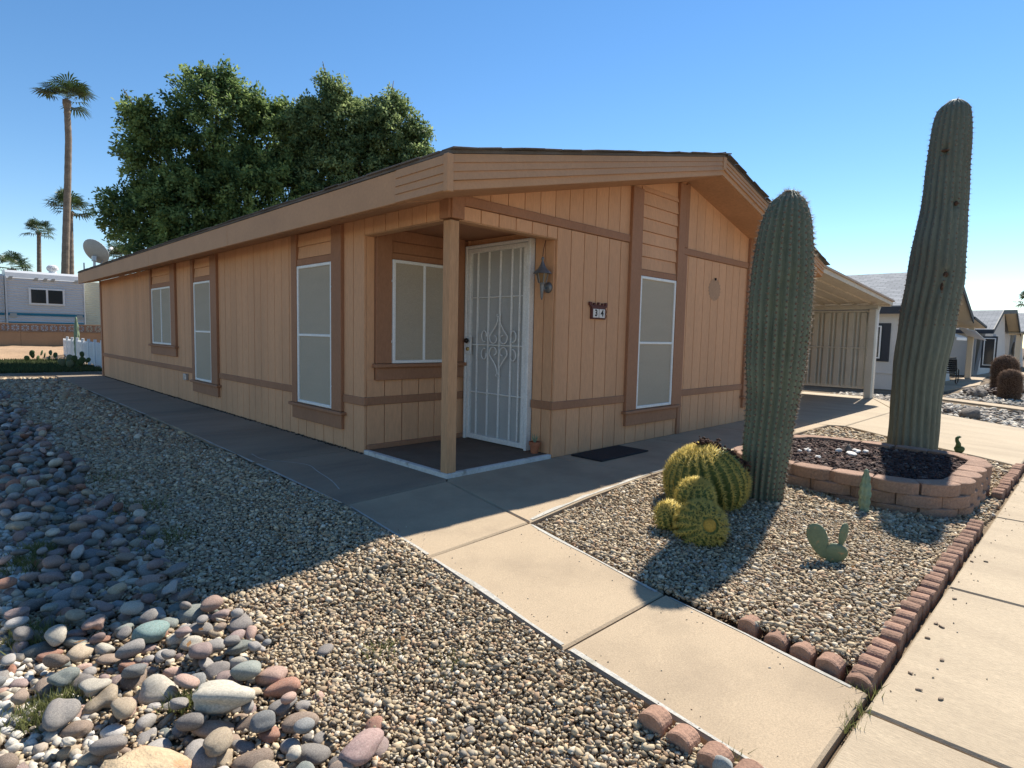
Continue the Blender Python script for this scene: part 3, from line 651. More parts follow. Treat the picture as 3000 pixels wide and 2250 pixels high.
# ================================================================== PLANTER AND EDGING
def in_planter(X, Y): return np.hypot(X - np.clip(X, 3.50, 4.66), Y - np.clip(Y, -3.38, -2.32)) < .64
planter = empty('planter_wall', (4.0, -2.9, -.1), 'low planter of stacked red brown scalloped blocks filled with dark mulch', 'planter')
bv = []; nb = 7
def block_data(L, D, hgt):
    # scalloped face toward -Y (rounded), tapering tail toward +Y
    pts = []
    for k in range(nb + 1):
        t = k / nb; xx = -L / 2 + L * t; pts.append((xx, -.07 * math.sin(math.pi * t) ** .6))
    pts += [(L / 2 * .86, D), (-L / 2 * .86, D)]
    c = .008; n = len(pts); ce = Vector((0, D / 2))
    ins = [tuple(ce + (Vector(p) - ce) * (1 - c / .1)) for p in pts]
    v = [(p[0], p[1], 0) for p in pts] + [(p[0], p[1], hgt - c) for p in pts] + [(p[0], p[1], hgt) for p in ins]
    f = [tuple(range(n))[::-1], tuple(range(2 * n, 3 * n))]
    for k in range(2): f += [(k * n + i, k * n + (i + 1) % n, (k + 1) * n + (i + 1) % n, (k + 1) * n + i) for i in range(n)]
    return v, f
BLK = mesh_data('block', *block_data(.395, .17, .118), M['block']); BLKS = mesh_data('block', *block_data(.24, .17, .118), M['block'])
# outline of the outer face, walked with the outside on the right-hand side (-Y in block space)
px0, px1, py0, py1, rc = 2.88, 5.28, -4.0, -1.70, .62
def outline(d):
    per = [((px0, py1 - rc), (px0, py0 + rc), 'l'), ((px0 + rc, py0 + rc), math.pi, 'a'), ((px0 + rc, py0), (px1 - rc, py0), 'l'), ((px1 - rc, py0 + rc), 1.5 * math.pi, 'a'),
           ((px1, py0 + rc), (px1, py1 - rc), 'l'), ((px1 - rc, py1 - rc), 0., 'a'), ((px1 - rc, py1), (px0 + rc, py1), 'l'), ((px0 + rc, py1 - rc), .5 * math.pi, 'a')]
    for a, b, k in per:
        if k == 'l':
            L = math.dist(a, b)
            if d <= L: t = d / L; ang = math.atan2(b[1] - a[1], b[0] - a[0]); return a[0] + (b[0] - a[0]) * t, a[1] + (b[1] - a[1]) * t, ang
            d -= L
        else:
            L = rc * math.pi / 2
            if d <= L: th = b + d / rc; return a[0] + rc * math.cos(th), a[1] + rc * math.sin(th), th + math.pi / 2
            d -= L
    return outline(0)
PERL = 2 * (px1 - px0 + py1 - py0) - 8 * rc + 2 * math.pi * rc
for course in range(3):
    ztop = .20 - .121 * course; nblk = int(PERL / .395); stp = PERL / nblk; off = stp * .5 * (course % 2)
    for k in range(nblk):
        x, y, a = outline((k * stp + off) % PERL)
        if course == 2 and (y > -2.5 or x > 5.1): continue
        if course == 1 and y > -1.9: continue
        inst('block', BLK, planter, (x - 4.0 + rnd.uniform(-.006, .006), y + 2.9 + rnd.uniform(-.006, .006), ztop - .118 + .1), (rnd.uniform(-.012, .012), rnd.uniform(-.012, .012), a + rnd.uniform(-.03, .03)))
MB().prism([*[(px0 + rc + (rc - .1) * math.cos(a), py0 + rc + (rc - .1) * math.sin(a), 0.) for a in np.linspace(math.pi, 1.5 * math.pi, 6)], *[(px1 - rc + (rc - .1) * math.cos(a), py0 + rc + (rc - .1) * math.sin(a), 0.) for a in np.linspace(1.5 * math.pi, 2 * math.pi, 6)], *[(px1 - rc + (rc - .1) * math.cos(a), py1 - rc + (rc - .1) * math.sin(a), 0.) for a in np.linspace(0, .5 * math.pi, 6)], *[(px0 + rc + (rc - .1) * math.cos(a), py1 - rc + (rc - .1) * math.sin(a), 0.) for a in np.linspace(.5 * math.pi, math.pi, 6)]], (0, 0, .13)).build('planter_soil', M['rock_dark'], planter)
# lava mulch in the planter
n = 5200; P = np.stack([rng.uniform(px0 + .12, px1 - .12, n), rng.uniform(py0 + .12, py1 - .12, n), .135 + rng.uniform(0, .025, n)], -1)
cx_, cy_ = np.clip(P[:, 0], px0 + rc, px1 - rc), np.clip(P[:, 1], py0 + rc, py1 - rc)
P = P[np.hypot(P[:, 0] - cx_, P[:, 1] - cy_) < rc - .13]
pal = np.array([[.06, .035, .03], [.09, .05, .04], [.045, .03, .028], [.13, .08, .06], [.22, .17, .14]]); cc = pal[rng.choice(5, len(P), p=[.35, .3, .2, .11, .04])]
stones('mulch', P, rng.uniform(.035, .075, len(P)), cc, M['mulch'], 0, (.4, .7), .22, kind='stuff', label='dark red brown lava mulch filling the planter')

# half-round edging bricks
def edger_data(w, hgt, d):
    n = 9; prof = [(-w / 2, -.12), (-w / 2, hgt - w * .36)] + [(-w / 2 * math.cos(math.pi * k / n), hgt - w * .36 + w * .36 * math.sin(math.pi * k / n)) for k in range(1, n)] + [(w / 2, hgt - w * .36), (w / 2, -.12)]
    m = len(prof); c = .010; ce = Vector((0, hgt * .4)); ins = [tuple(ce + (Vector(p) - ce) * .9) for p in prof]
    v = [(p[0], -d / 2, p[1]) for p in ins] + [(p[0], -d / 2 + c, p[1]) for p in prof] + [(p[0], d / 2 - c, p[1]) for p in prof] + [(p[0], d / 2, p[1]) for p in ins]
    f = [tuple(range(m)), tuple(range(3 * m, 4 * m))[::-1]]
    for k in range(3): f += [(k * m + (i + 1) % m, k * m + i, (k + 1) * m + i, (k + 1) * m + (i + 1) % m) for i in range(m)]
    return v, [q[::-1] for q in f]
EDG = mesh_data('edging_brick', *edger_data(.118, .072, .10), M['edger'])
def border(pts, face, label, seg='edging_border'):
    root = empty(seg, (*pts[0], gzf(*pts[0])), label, 'edging', 'red brick scalloped edging rows')
    b = WL[root.name]
    for (x, y) in pts:
        inst('edging_brick', EDG, root, (x - b[0] + rnd.uniform(-.006, .006), y - b[1] + rnd.uniform(-.008, .008), gp(y) - b[2] + rnd.uniform(-.015, .008) - (.022 if face else .012)), (rnd.uniform(-.06, .06), rnd.uniform(-.05, .05), face + rnd.uniform(-.05, .05)), [rnd.uniform(.96, 1.02)] * 3)
border([(x, -4.165) for x in np.arange(-.66, 3.05, .128)], 0., 'row of red scalloped edging bricks between walk corner and planter')
border([(x, -4.15) for x in np.arange(4.50, 6.85, .128)], 0., 'row of red scalloped edging bricks beyond planter toward driveway')
border([(-.70, -4.16), (-.675, -4.015), (-.645, -3.87), (-.63, -3.73), (-.60, -3.57)], math.pi / 2, 'short row of half round red bricks along front bed side of walk')
border([(-1.76, -4.07), (-1.765, -3.93), (-1.755, -3.785), (-1.755, -3.645)], math.pi / 2, 'four half round red bricks on cobble side of walk')

# ================================================================== GRAVEL
def dist_cam(X, Y): return np.hypot(X + 3.918, Y + 4.91)
def scatter(x0, x1, y0, y1, d):
    xs = np.arange(x0, x1, d); ys = np.arange(y0, y1, d); X, Y = np.meshgrid(xs, ys); X = X.ravel() + rng.uniform(-.5, .5, X.size) * d; Y = Y.ravel() + rng.uniform(-.5, .5, Y.size) * d; return X, Y
xlv = lambda Y: np.interp(Y, [-4.25, -3.0, -1.67, -.2, 3.5, 18.], [-1.70, -1.636, -1.50, -1.315, -1.215, -1.16])
xrv = lambda Y: np.interp(Y, [-4.25, -3.67, -2.86, -1.6], [-.78, -.70, -.62, -.385])
yev = lambda X: np.interp(X, [-.4, .6, 1.9, 3.6, 6.28, 8.12], [-1.61, -1.45, -1.32, -1.29, -1.25, -1.27])
dwl = lambda Y: np.interp(Y, [-4.15, -3.68, -2.4, -1.52, -1.27], [6.9, 7.18, 7.75, 8.25, 8.1])
PAL_G = np.array([[.56, .455, .315], [.66, .555, .40], [.46, .355, .245], [.70, .62, .50], [.36, .295, .225], [.55, .385, .26], [.30, .28, .25], [.74, .69, .60]]); WG = [.27, .21, .16, .12, .09, .09, .03, .03]
gp_pts, gp_sz = [], []
def bed_fill(x0, x1, y0, y1, mask, layers=2):
    for L in range(layers):
        for d0, d1, d in ((0, 3.4, .0200), (3.4, 6.2, .0242), (6.2, 10, .034), (10, 16, .056), (16, 26, .085)):
            X, Y = scatter(x0, x1, y0, y1, d); D_ = dist_cam(X, Y); k = (D_ >= d0) & (D_ < d1) & mask(X, Y) & ((L == 0) | (D_ < 8.5)); X, Y = X[k], Y[k]
            if not len(X): continue
            gp_pts.append(np.stack([X, Y, gz(X, Y) - .045 + .018 * L + rng.uniform(-.004, .012, len(X)) + BUMP(X, Y)], -1)); gp_sz.append(d * rng.choice([.75, 1.05, 1.35, 1.9], len(X), p=[.34, .38, .21, .07]) * 1.1)
def BUMP(X, Y): return .055 * clamp01((-2.3 - Y) / 1.5) * (X > -.9) * (1 - clamp01((X - 1.5) / 1.2)) + .045 * clamp01((X + 2.15) / .5) * (X < -1.) * clamp01((2 - Y) / 3) + .012 * np.sin(X * 3.1 + Y * 1.7) * np.sin(Y * 2.3 - X * 1.1) + .05 * np.exp(-(((X - 2.3) / .9) ** 2 + ((Y + 2.3) / .7) ** 2)) * (X > -.9)
bed_fill(-3.1, -1.1, -4.3, 17.6, lambda X, Y: (X < xlv(Y) - .03) & (X > -2.72 + .1 * np.sin(Y * 2.1) - .12 * (Y < -1.9)))
bed_fill(-.9, 8.3, -4.2, -1.2, lambda X, Y: (X > xrv(Y) + .03) & (Y < yev(X) - .03) & (X < dwl(Y) - .03) & (Y > np.where((X > 3.1) & (X < 4.5), -4.2, -4.12)) & ~in_planter(X, Y) & ~((X < -.55) & (Y < -3.5) & (X < -.62)))
bed_fill(-3.75, -2.6, -3.6, 3.0, lambda X, Y: X < -2.68 + .1 * np.sin(Y * 2.1), 1)
bed_fill(-3.6, -1.5, -4.8, -4.0, lambda X, Y: (X < -1.85) & (Y > -4.2 + 0 * X), 1)
P = np.concatenate(gp_pts); sz = np.concatenate(gp_sz); cc = PAL_G[rng.choice(8, len(P), p=WG)] * rng.uniform(.52, .98, (len(P), 1)) * np.array([[1.0, .955, .88]])
near = dist_cam(P[:, 0], P[:, 1]) < 3.9
right = P[:, 0] > -.95
for nm, msk, lab in (('gravel', ~right, 'tan crushed gravel between the walk and the cobbles'), ('gravel', right, 'tan crushed gravel of the front cactus bed')):
    stones(nm, P[msk], sz[msk], cc[msk], M['gravel'], 0, (.45, .75), .24, kind='stuff', label=lab)
# pale pebbles beside the cobbles
X, Y = scatter(-4.35, -3.35, -4.2, 16.5, .045); k = (rng.uniform(0, 1, len(X)) < .95) & (X < -3.52 + .10 * np.sin(Y * 1.9)) & (dist_cam(X, Y) > 2.1); X, Y = X[k], Y[k]
PW = np.array([[.66, .60, .50], [.74, .70, .62], [.55, .47, .36], [.46, .38, .30]]); cc = PW[rng.choice(4, len(X), p=[.35, .25, .25, .15])] * rng.uniform(.7, .95, (len(X), 1))
stones('pebbles', np.stack([X, Y, gz(X, Y) - .035 + rng.uniform(-.005, .012, len(X))], -1), rng.uniform(.035, .075, len(X)), cc, M['gravel'], 0, (.5, .8), .16, kind='stuff', label='pale pebbles on the far side of the cobble strip')

# ================================================================== RIVER COBBLES
PALC = [('grey', (.23, .225, .22)), ('dark grey', (.115, .115, .12)), ('slate blue', (.15, .175, .19)), ('teal grey', (.155, .205, .195)), ('mauve', (.25, .175, .17)), ('pink', (.40, .25, .20)),
        ('tan', (.42, .33, .22)), ('cream', (.58, .53, .43)), ('rust red', (.30, .12, .075)), ('brown', (.22, .155, .115)), ('pale grey', (.45, .43, .40)), ('olive', (.26, .25, .17))]
WC = [.17, .11, .08, .09, .13, .07, .09, .05, .05, .10, .06]; WC.append(round(1 - sum(WC), 4))
Tc, Fc = ico(2)
CM = []; SHP = []
for k in range(14):
    d = Tc.copy(); ax_ = rng.normal(0, 1, (5, 3)); r0 = np.ones(len(d))
    for a in ax_: r0 += .085 * np.sin(d @ a * 1.6 + a[0] * 3)
    d = d * r0[:, None]; d = np.sign(d) * np.abs(d) ** .93 * np.array([1., rng.uniform(.58, .85), rng.uniform(.38, .62)]); d += rng.normal(0, .006, d.shape)
    asp = np.ptp(d[:, 1]) / np.ptp(d[:, 0]); thn = np.ptp(d[:, 2]) / np.ptp(d[:, 0]); SHP.append(('long' if asp < .68 else 'round' if asp > .8 else 'oval') + (' flat' if thn < .46 else ' plump' if thn > .56 else ''))
    CM.append(mesh_data('cobble', [tuple(p) for p in d], [tuple(q) for q in Fc], M['cobble'], True))
placed = []
def try_place(n, rx, ry, s0, s1, kdist, layer):
    for _ in range(n):
        x = rnd.uniform(*rx); y = rnd.uniform(*ry); s = rnd.uniform(s0, s1)
        lim_r = -2.70 + .09 * math.sin(y * 2.1) - .12 * (y < -1.9); lim_l = -3.50 + .10 * math.sin(y * 1.3 + 1)
        if x + s * .4 > lim_r or (x < lim_l and rnd.random() > .16): continue
        if math.hypot(x + 3.918, y + 4.91) < 2.0: continue
        if math.hypot(x + 3.47, y + 2.47) < .22: continue
        if all((x - q[0]) ** 2 + (y - q[1]) ** 2 > (kdist * (s + q[2])) ** 2 for q in placed if abs(y - q[1]) < .35 and q[4] == layer):
            placed.append((x, y, s, 0, layer))
try_place(200, (-4.0, -2.6), (-3.5, 2.5), .065, .09, .8, 0)
try_place(1500, (-4.0, -2.6), (-3.5, 2.5), .042, .065, .78, 0)
try_place(2600, (-4.0, -2.6), (-3.5, 2.5), .026, .042, .78, 0)
try_place(900, (-3.9, -2.65), (-3.5, 2.0), .035, .072, 1.35, 1)
try_place(2600, (-3.9, -2.6), (2.5, 16.), .05, .085, .78, 0)
try_place(500, (-3.8, -2.65), (2.0, 12.), .045, .08, 1.3, 1)
for (x, y, s) in [(-2.492, -2.131, .05), (-2.53, -2.617, .035), (-2.8, -2.55, .05), (-2.66, -2.9, .06), (-2.688, -2.443, .03), (-2.60, -2.78, .045), (-2.25, -1.6, .03), (-2.35, -3.1, .04)]: placed.append((x, y, s, 0, 0))
placed.sort(key=lambda q: math.hypot(q[0] + 3.918, q[1] + 4.91) / q[2])
WHERE = lambda x, y: ('near end' if y < -1.9 else 'shadow edge' if y < -1.2 else 'near shade' if y < -.4 else 'middle shade' if y < .6 else 'far shade') + ' of strip, ' + ('pebble side' if x < -3.35 else 'gravel side' if x > -2.98 else 'centre')
SHAPE = []
rest = []; used_lb = {}
for i, (x, y, s, _, L) in enumerate(placed):
    nm, c = PALC[rng.choice(len(PALC), p=WC)]; v = rnd.uniform(.75, 1.3); c = tuple(min(1, (t * .78 + w_ * .22) * v) for t, w_ in zip(c, (.46, .36, .27)))
    zz = gzf(x, y) - .045 + s * .32 + (.06 if L else 0.)
    if i < 292:
        o = inst('river_cobble', CM[i % 14], None, (x, y, zz), (rnd.gauss(0, .22), rnd.gauss(0, .22), rnd.uniform(0, 6.28)), (s, s, s)); o.color = (*c, 1)
        sz_ = 'large' if s > .066 else ('medium' if s > .048 else 'small')
        lb = f'{sz_} {SHP[i % 14]} {nm} river cobble, {WHERE(x, y)}'
        if lb in used_lb: lb = lb.replace(nm, ('darker ' if v < used_lb[lb] else 'paler ') + nm, 1)
        used_lb[lb] = v
        tag(o, lb, 'cobble', 'river cobbles in the strip')
    else: rest.append((x, y, zz, s, *c))
rest = np.array(rest)
stones('cobble_bed', rest[:, :3], rest[:, 3] * 2.0, rest[:, 4:7], M['cobble_stuff'], 1, (.5, .75), .015, True, kind='stuff', label='more distant river cobbles of the strip beside the gravel')
def special(name, loc, s, rot, c, label, cat, mesh=0, mat=None):
    o = inst(name, CM[mesh], None, loc, rot, s); o.color = (*c, 1); return tag(o, label, cat)
special('river_cobble', (-3.07, -2.27, -.06), (.115, .105, .10), (0.05, .05, -.75), (.60, .54, .43), 'large cream speckled oval cobble raised on darker stones', 'cobble', 0)
special('river_cobble', (-3.13, -1.42, -.075), (.105, .10, .10), (.1, .1, .5), (.20, .29, .27), 'teal wedge shaped cobble at edge of house shadow', 'cobble', 3)
special('river_cobble', (-2.76, -2.93, -.10), (.10, .095, .09), (.05, .1, .3), (.40, .27, .24), 'pink flat cobble at bottom of picture among gravel', 'cobble', 5)
special('river_cobble', (-1.80, -3.98, -.09), (.05, .05, .07), (.6, .3, 1.2), (.33, .34, .32), 'grey egg shaped stone leaning on the half round bricks', 'stone', 7)
d = Tc * (1 + .12 * np.sin(Tc @ np.array([2.3, 1.1, 3.]))[:, None] + .08 * np.sin(Tc @ np.array([-4., 3., 1.]))[:, None]) * np.array([.17, .13, .10])
d += rng.normal(0, .006, d.shape)
MB().add([(p[0] - 3.43, p[1] - 2.47, p[2] - .15) for p in d], [tuple(q) for q in Fc]).build('boulder', M['boulder'], loc=(-3.47, -2.47, -.2), smooth=True, label='big tan boulder with rusty veins at bottom edge of cobbles', cat='boulder')

# ================================================================== CACTI
def saguaro(name, rows, ribs, depth, skin, label, areole, spl, nsp, scars=(), seed=1, spine_mat='spine_pale', low_bare=0.):
    rg = np.random.default_rng(seed); rows = np.array(rows); zs = rows[:, 2]
    root = empty(name, tuple(rows[0, :3]), label, 'cactus')
    K = 110; zz = np.linspace(zs[0] - .05, zs[-1] + .0, K); zz = np.concatenate([zz, zs[-1] + np.array([.02, .035, .042])])
    cx = np.interp(zz, zs, rows[:, 0]); cy = np.interp(zz, zs, rows[:, 1]); rr = np.interp(zz, zs, rows[:, 3]); rr[-3:] = rows[-1, 3] * np.array([.8, .5, .1])
    ker = np.ones(5) / 5
    for a in (cx, cy): a[2:-5] = np.convolve(a, ker, 'same')[2:-5]
    rr[2:-8] = np.convolve(rr, ker, 'same')[2:-8]
    N = ribs * 6; th = np.linspace(0, 2 * np.pi, N, endpoint=False)
    v = np.zeros((len(zz), N, 3)); wob = .12 * np.sin(zz * 2.1 + seed)[:, None]
    ph = th[None] + wob * .25
    prof = (np.abs(np.sin(ph * ribs / 2)) ** .75)
    rad = rr[:, None] * (1.03 - depth * (1 - prof))
    rad *= 1 + .012 * np.sin(zz * 9 + seed)[:, None] * np.sin(th * 3)[None]
    for (sa, sz_, sr) in scars:
        dth = (th[None] - sa + np.pi) % (2 * np.pi) - np.pi; dd = ((dth * rr[:, None]) ** 2 + (zz[:, None] - sz_) ** 2) / sr ** 2; rad -= .05 * np.exp(-dd)
    v[:, :, 0] = cx[:, None] + rad * np.cos(th); v[:, :, 1] = cy[:, None] + rad * np.sin(th); v[:, :, 2] = zz[:, None]
    ii = np.arange(len(zz) * N).reshape(len(zz), N); q = np.stack([ii[:-1], np.roll(ii[:-1], -1, 1), np.roll(ii[1:], -1, 1), ii[1:]], -1).reshape(-1, 4)
    np_mesh('stem', v.reshape(-1, 3), q, skin, smooth=True, parent=root)
    B, Dr, Ln = [], [], []
    for j in range(ribs):
        z = zs[0] + low_bare
        while z < zs[-1] + .03:
            i = int(np.searchsorted(zz, z)); i = min(max(i, 1), len(zz) - 2)
            t = (2 * np.pi * (j + .5) / ribs - wob[i, 0] * .25); nrm = np.array([math.cos(t), math.sin(t), 0.]); sl = -(rr[i + 1] - rr[i - 1]) / max(1e-3, zz[i + 1] - zz[i - 1]); nrm[2] = min(2.5, max(-.4, sl)); nrm /= np.linalg.norm(nrm)
            p = np.array([cx[i] + rr[i] * 1.02 * math.cos(t), cy[i] + rr[i] * 1.02 * math.sin(t), z]); top = clamp01((z - zs[0]) / (zs[-1] - zs[0]))
            for _ in range(nsp):
                B.append(p); Dr.append(nrm + rg.normal(0, .55, 3)); Ln.append(spl * rg.uniform(.5, 1.2) * (.8 + .7 * top))
            z += areole * rg.uniform(.85, 1.15)
    spines_mesh('spines', np.array(B), np.array(Dr), np.array(Ln), .0016, M[spine_mat], root)
    B2 = np.array(B)[::nsp]; T0, F0 = ico(0); co = (T0[None] * np.array([.011, .011, .013])) + B2[:, None]; tri = (F0[None] + (np.arange(len(B2)) * 12)[:, None, None]).reshape(-1, 3)
    np_mesh('areoles', co.reshape(-1, 3), tri, M['spine_brown'], parent=root, kind='stuff')
    return root
S1 = [[2.07, -2.53, -0.07, .188], [2.071, -2.531, .151, .2], [2.08, -2.539, .478, .218], [2.093, -2.553, .756, .222], [2.106, -2.566, 1.054, .241], [2.106, -2.566, 1.282, .265], [2.113, -2.572, 1.621, .28], [2.116, -2.576, 1.957, .281], [2.121, -2.581, 2.29, .275], [2.123, -2.582, 2.51, .254], [2.126, -2.586, 2.728, .222], [2.128, -2.587, 2.837, .191], [2.132, -2.591, 2.924, .15], [2.14, -2.60, 2.985, .08]]
S2 = [[6.658, -2.908, -.06, .318], [6.659, -2.909, .406, .313], [6.661, -2.911, .854, .315], [6.668, -2.918, 1.196, .328], [6.695, -2.945, 1.537, .345], [6.724, -2.973, 2.043, .349], [6.763, -3.013, 2.545, .35], [6.772, -3.021, 3.041, .324], [6.799, -3.047, 3.534, .282], [6.801, -3.05, 4.021, .265], [6.805, -3.054, 4.503, .25], [6.811, -3.06, 4.823, .228], [6.815, -3.064, 4.982, .189], [6.822, -3.071, 5.055, .108]]
saguaro('saguaro_cactus', S1, 21, .25, M['saguaro'], 'shorter green ribbed saguaro standing in the gravel beside barrel cacti', .058, .036, 12, seed=3)
FA = math.atan2(-1.9, -10.6); SC2 = [(FA + .37, 2.56, .06), (FA + .31, 2.38, .05), (FA - .21, 4.33, .06), (FA + .53, 3.57, .045)]
saguaro('saguaro_cactus', S2, 20, .17, M['saguaro_old'], 'tall leaning saguaro behind the block planter with dark scars', .075, .035, 5, SC2, 5, 'spine_pale', 1.9)
sg2 = bpy.data.objects['saguaro_cactus.001']; s2a = np.array(S2)
for (a_, z_, r_s), (w_, h_) in zip(SC2, ((.032, .038), (.018, .07), (.05, .02), (.022, .035))):
    c0_ = [float(np.interp(z_, s2a[:, 2], s2a[:, i])) for i in (0, 1, 3)]; rr_ = c0_[2] * .93
    MB().add([(c0_[0] + math.cos(a_) * (rr_ + p[1] * .03) - math.sin(a_) * p[0] * w_, c0_[1] + math.sin(a_) * (rr_ + p[1] * .03) + math.cos(a_) * p[0] * w_, z_ + p[2] * h_) for p in Tc], [tuple(q) for q in Fc]).build('scar', M['dead'], sg2, smooth=True)
def barrel(c, r, h, axis, ribs, label, seed, spl, crown=True, dead=False, dens=1.0):
    rg = np.random.default_rng(seed); q = Vector((0, 0, 1)).rotation_difference(Vector(axis).normalized()); root = empty('barrel_cactus', (c[0], c[1], gzf(c[0], c[1])), label, 'cactus', 'golden barrel cacti beside the saguaro')
    K = 26; N = ribs * 6; ph = np.linspace(.02, np.pi - .15, K); th = np.linspace(0, 2 * np.pi, N, endpoint=False); prof = np.abs(np.sin(th * ribs / 2)) ** .8
    ring = np.sin(ph) ** .85 * r; zc_ = np.cos(ph) * h
    rad = ring[:, None] * (1.04 - .17 * (1 - prof)[None]); loc = np.stack([rad * np.cos(th), rad * np.sin(th), np.repeat(zc_[:, None], N, 1)], -1)
    Rm = np.array(q.to_matrix()); v = loc @ Rm.T + np.array(c)
    ii = np.arange(K * N).reshape(K, N); qd = np.stack([ii[:-1], ii[1:], np.roll(ii[1:], -1, 1), np.roll(ii[:-1], -1, 1)], -1).reshape(-1, 4)
    np_mesh('body', v.reshape(-1, 3), qd, M['barrel'], smooth=True, parent=root)
    B, Dr, Ln = [], [], []
    for j in range(ribs):
        t = 2 * np.pi * (j + .5) / ribs; a = .36 if crown else .10
        while a < np.pi - .3:
            rr = math.sin(a) ** .85 * r * 1.035; p = np.array([rr * math.cos(t), rr * math.sin(t), math.cos(a) * h]); nn = np.array([math.cos(t) * math.sin(a), math.sin(t) * math.sin(a), math.cos(a) * 1.0]); tang = np.array([-math.sin(t), math.cos(t), 0]); mer = np.cross(nn, tang)
            for k in range(int(14 * dens)):
                an = rg.uniform(0, 6.28); d_ = nn * rg.uniform(.3, 1.3) + (tang * math.cos(an) + mer * math.sin(an)) * .85; B.append(p); Dr.append(d_); Ln.append(spl * rg.uniform(.6, 1.15))
            a += .034 / r * rg.uniform(.9, 1.1)
    B = np.array(B) @ Rm.T + np.array(c); Dr = np.array(Dr) @ Rm.T
    if dead:
        wv = (B - np.array(c)) @ np.array([.55, -.35, .75]) / r; keep = wv < .72; B, Dr, Ln = B[keep], Dr[keep], np.array(Ln)[keep]
    spines_mesh('spines', B, Dr, np.array(Ln), .0034, M['spine_gold'], root)
    if crown: MB().lathe([(r * .30, h * .955), (r * .27, h * 1.0), (r * .17, h * 1.02), (.0, h * 1.01)], c, 18, ax=tuple(axis)).build('woolly_crown', M['wool'], root, smooth=True)
    return root
big = barrel((1.46, -2.22, .175), .375, .335, (-.22, .18, 1.), 26, 'largest golden barrel cactus with a dead brown patch on top', 21, .06, False, True)
# dead brown ridge on the big barrel
n = 700; tt = rng.uniform(0, 1, n); dd_ = -.06 + .40 * tt; pp = np.array([1.46, -2.22, .175]) + np.stack([.45 * dd_ - .01, -.89 * dd_ - .005, .365 - .215 * tt ** 1.6], -1) + rng.normal(0, .026, (n, 3))
stones('dead_patch', pp, rng.uniform(.02, .05, n), np.tile([[.06, .03, .02]], (n, 1)) * rng.uniform(.6, 1.6, (n, 1)), M['mulch'], 0, parent=big, kind='stuff')
barrel((.469, -2.689, .05), .185, .185, (-.60, -.73, .33), 17, 'round golden barrel cactus facing the camera with orange woolly crown', 22, .056)
barrel((.80, -2.46, .165), .150, .165, (-.25, -.15, 1.), 15, 'small golden barrel cactus wedged between larger two', 23, .053, False)
barrel((.50, -2.39, .045), .105, .12, (-.5, .05, 1.), 13, 'smallest golden barrel cactus at left of the clump', 24, .052, False)

def pad(name, c, w, h, t, face, lean, parent, mat, spin=0.):
    """flattened obovate pad; c = bottom of pad; face = yaw of the flat face normal"""
    T_, F_ = Tc, Fc; v = []
    Rm = Matrix.Rotation(face, 3, 'Z') @ Matrix.Rotation(lean, 3, 'X') @ Matrix.Rotation(spin, 3, 'Y')
    for p in T_:
        k = .78 + .25 * p[2]; v.append(tuple(Vector(c) + Rm @ Vector((p[0] * w / 2 * k, p[1] * t / 2, (p[2] + .97) * h / 2))))
    return MB().add(v, [tuple(q) for q in F_]).build('pad', mat, parent, smooth=True)
FC = math.atan2(-1.37, -4.67) + math.pi / 2
pp1 = empty('prickly_pear', (.751, -3.536, -.09), 'small three padded prickly pear in gravel near sidewalk edging', 'cactus')
pad('pad', (.79, -3.56, -.09), .19, .18, .06, FC + .2, .2, pp1, M['pad'], .35)
pad('pad', (.755, -3.535, -.045), .17, .27, .032, FC + .1, .0, pp1, M['pad'], -.35)
pad('pad', (.845, -3.61, .035), .11, .19, .03, FC + .9, 0., pp1, M['pad'], .25)
def small_column(name, c, h, r, label, mat, lobes=6, par=None):
    root = empty(name, c, label, 'cactus'); K = 30; N = lobes * 6; v = []
    for i in range(K + 1):
        t = i / K; rr = r * (math.sin(math.pi * min(1, .42 + .55 * t)) ** .6 if t > .5 else (.75 + .35 * t)) * (1 if t < .97 else .35); 
        for k in range(N):
            a = 2 * math.pi * k / N; q = rr * (1 - .22 * (1 - abs(math.sin(a * lobes / 2)) ** .7)) * (1 + .10 * math.sin(t * 34 + math.sin(a * lobes) * 1.0))
            v.append((c[0] + q * math.cos(a) + .03 * t * t * 0, c[1] + q * math.sin(a), c[2] + h * t))
    f = [(i * N + k, i * N + (k + 1) % N, (i + 1) * N + (k + 1) % N, (i + 1) * N + k) for i in range(K) for k in range(N)] + [tuple(K * N + k for k in range(N))]
    MB().add(v, f).build('stem', mat, root, smooth=True); return root
small_column('column_cactus', (2.55, -3.33, -.11), .44, .058, 'short pale green column cactus against the planter front', M['small_cactus'])
rb = empty('curled_cactus', (7.29, -3.40, -.10), 'tiny curled cactus seedling on gravel behind planter', 'cactus')
pad('pad', (7.29, -3.40, -.11), .17, .13, .08, FC, 0, rb, M['pad_dark'])
cu = [(7.29 + .7 * d_, -3.40 - .7 * d_, z_) for d_, z_ in ((-.02, 0.), (-.02, .05), (-.045, .09), (-.05, .13), (-.02, .155), (.01, .15))]
MB().tube(cu, [.04, .032, .026, .024, .022, .01], 8).build('stem', M['pad_dark'], rb, smooth=True)
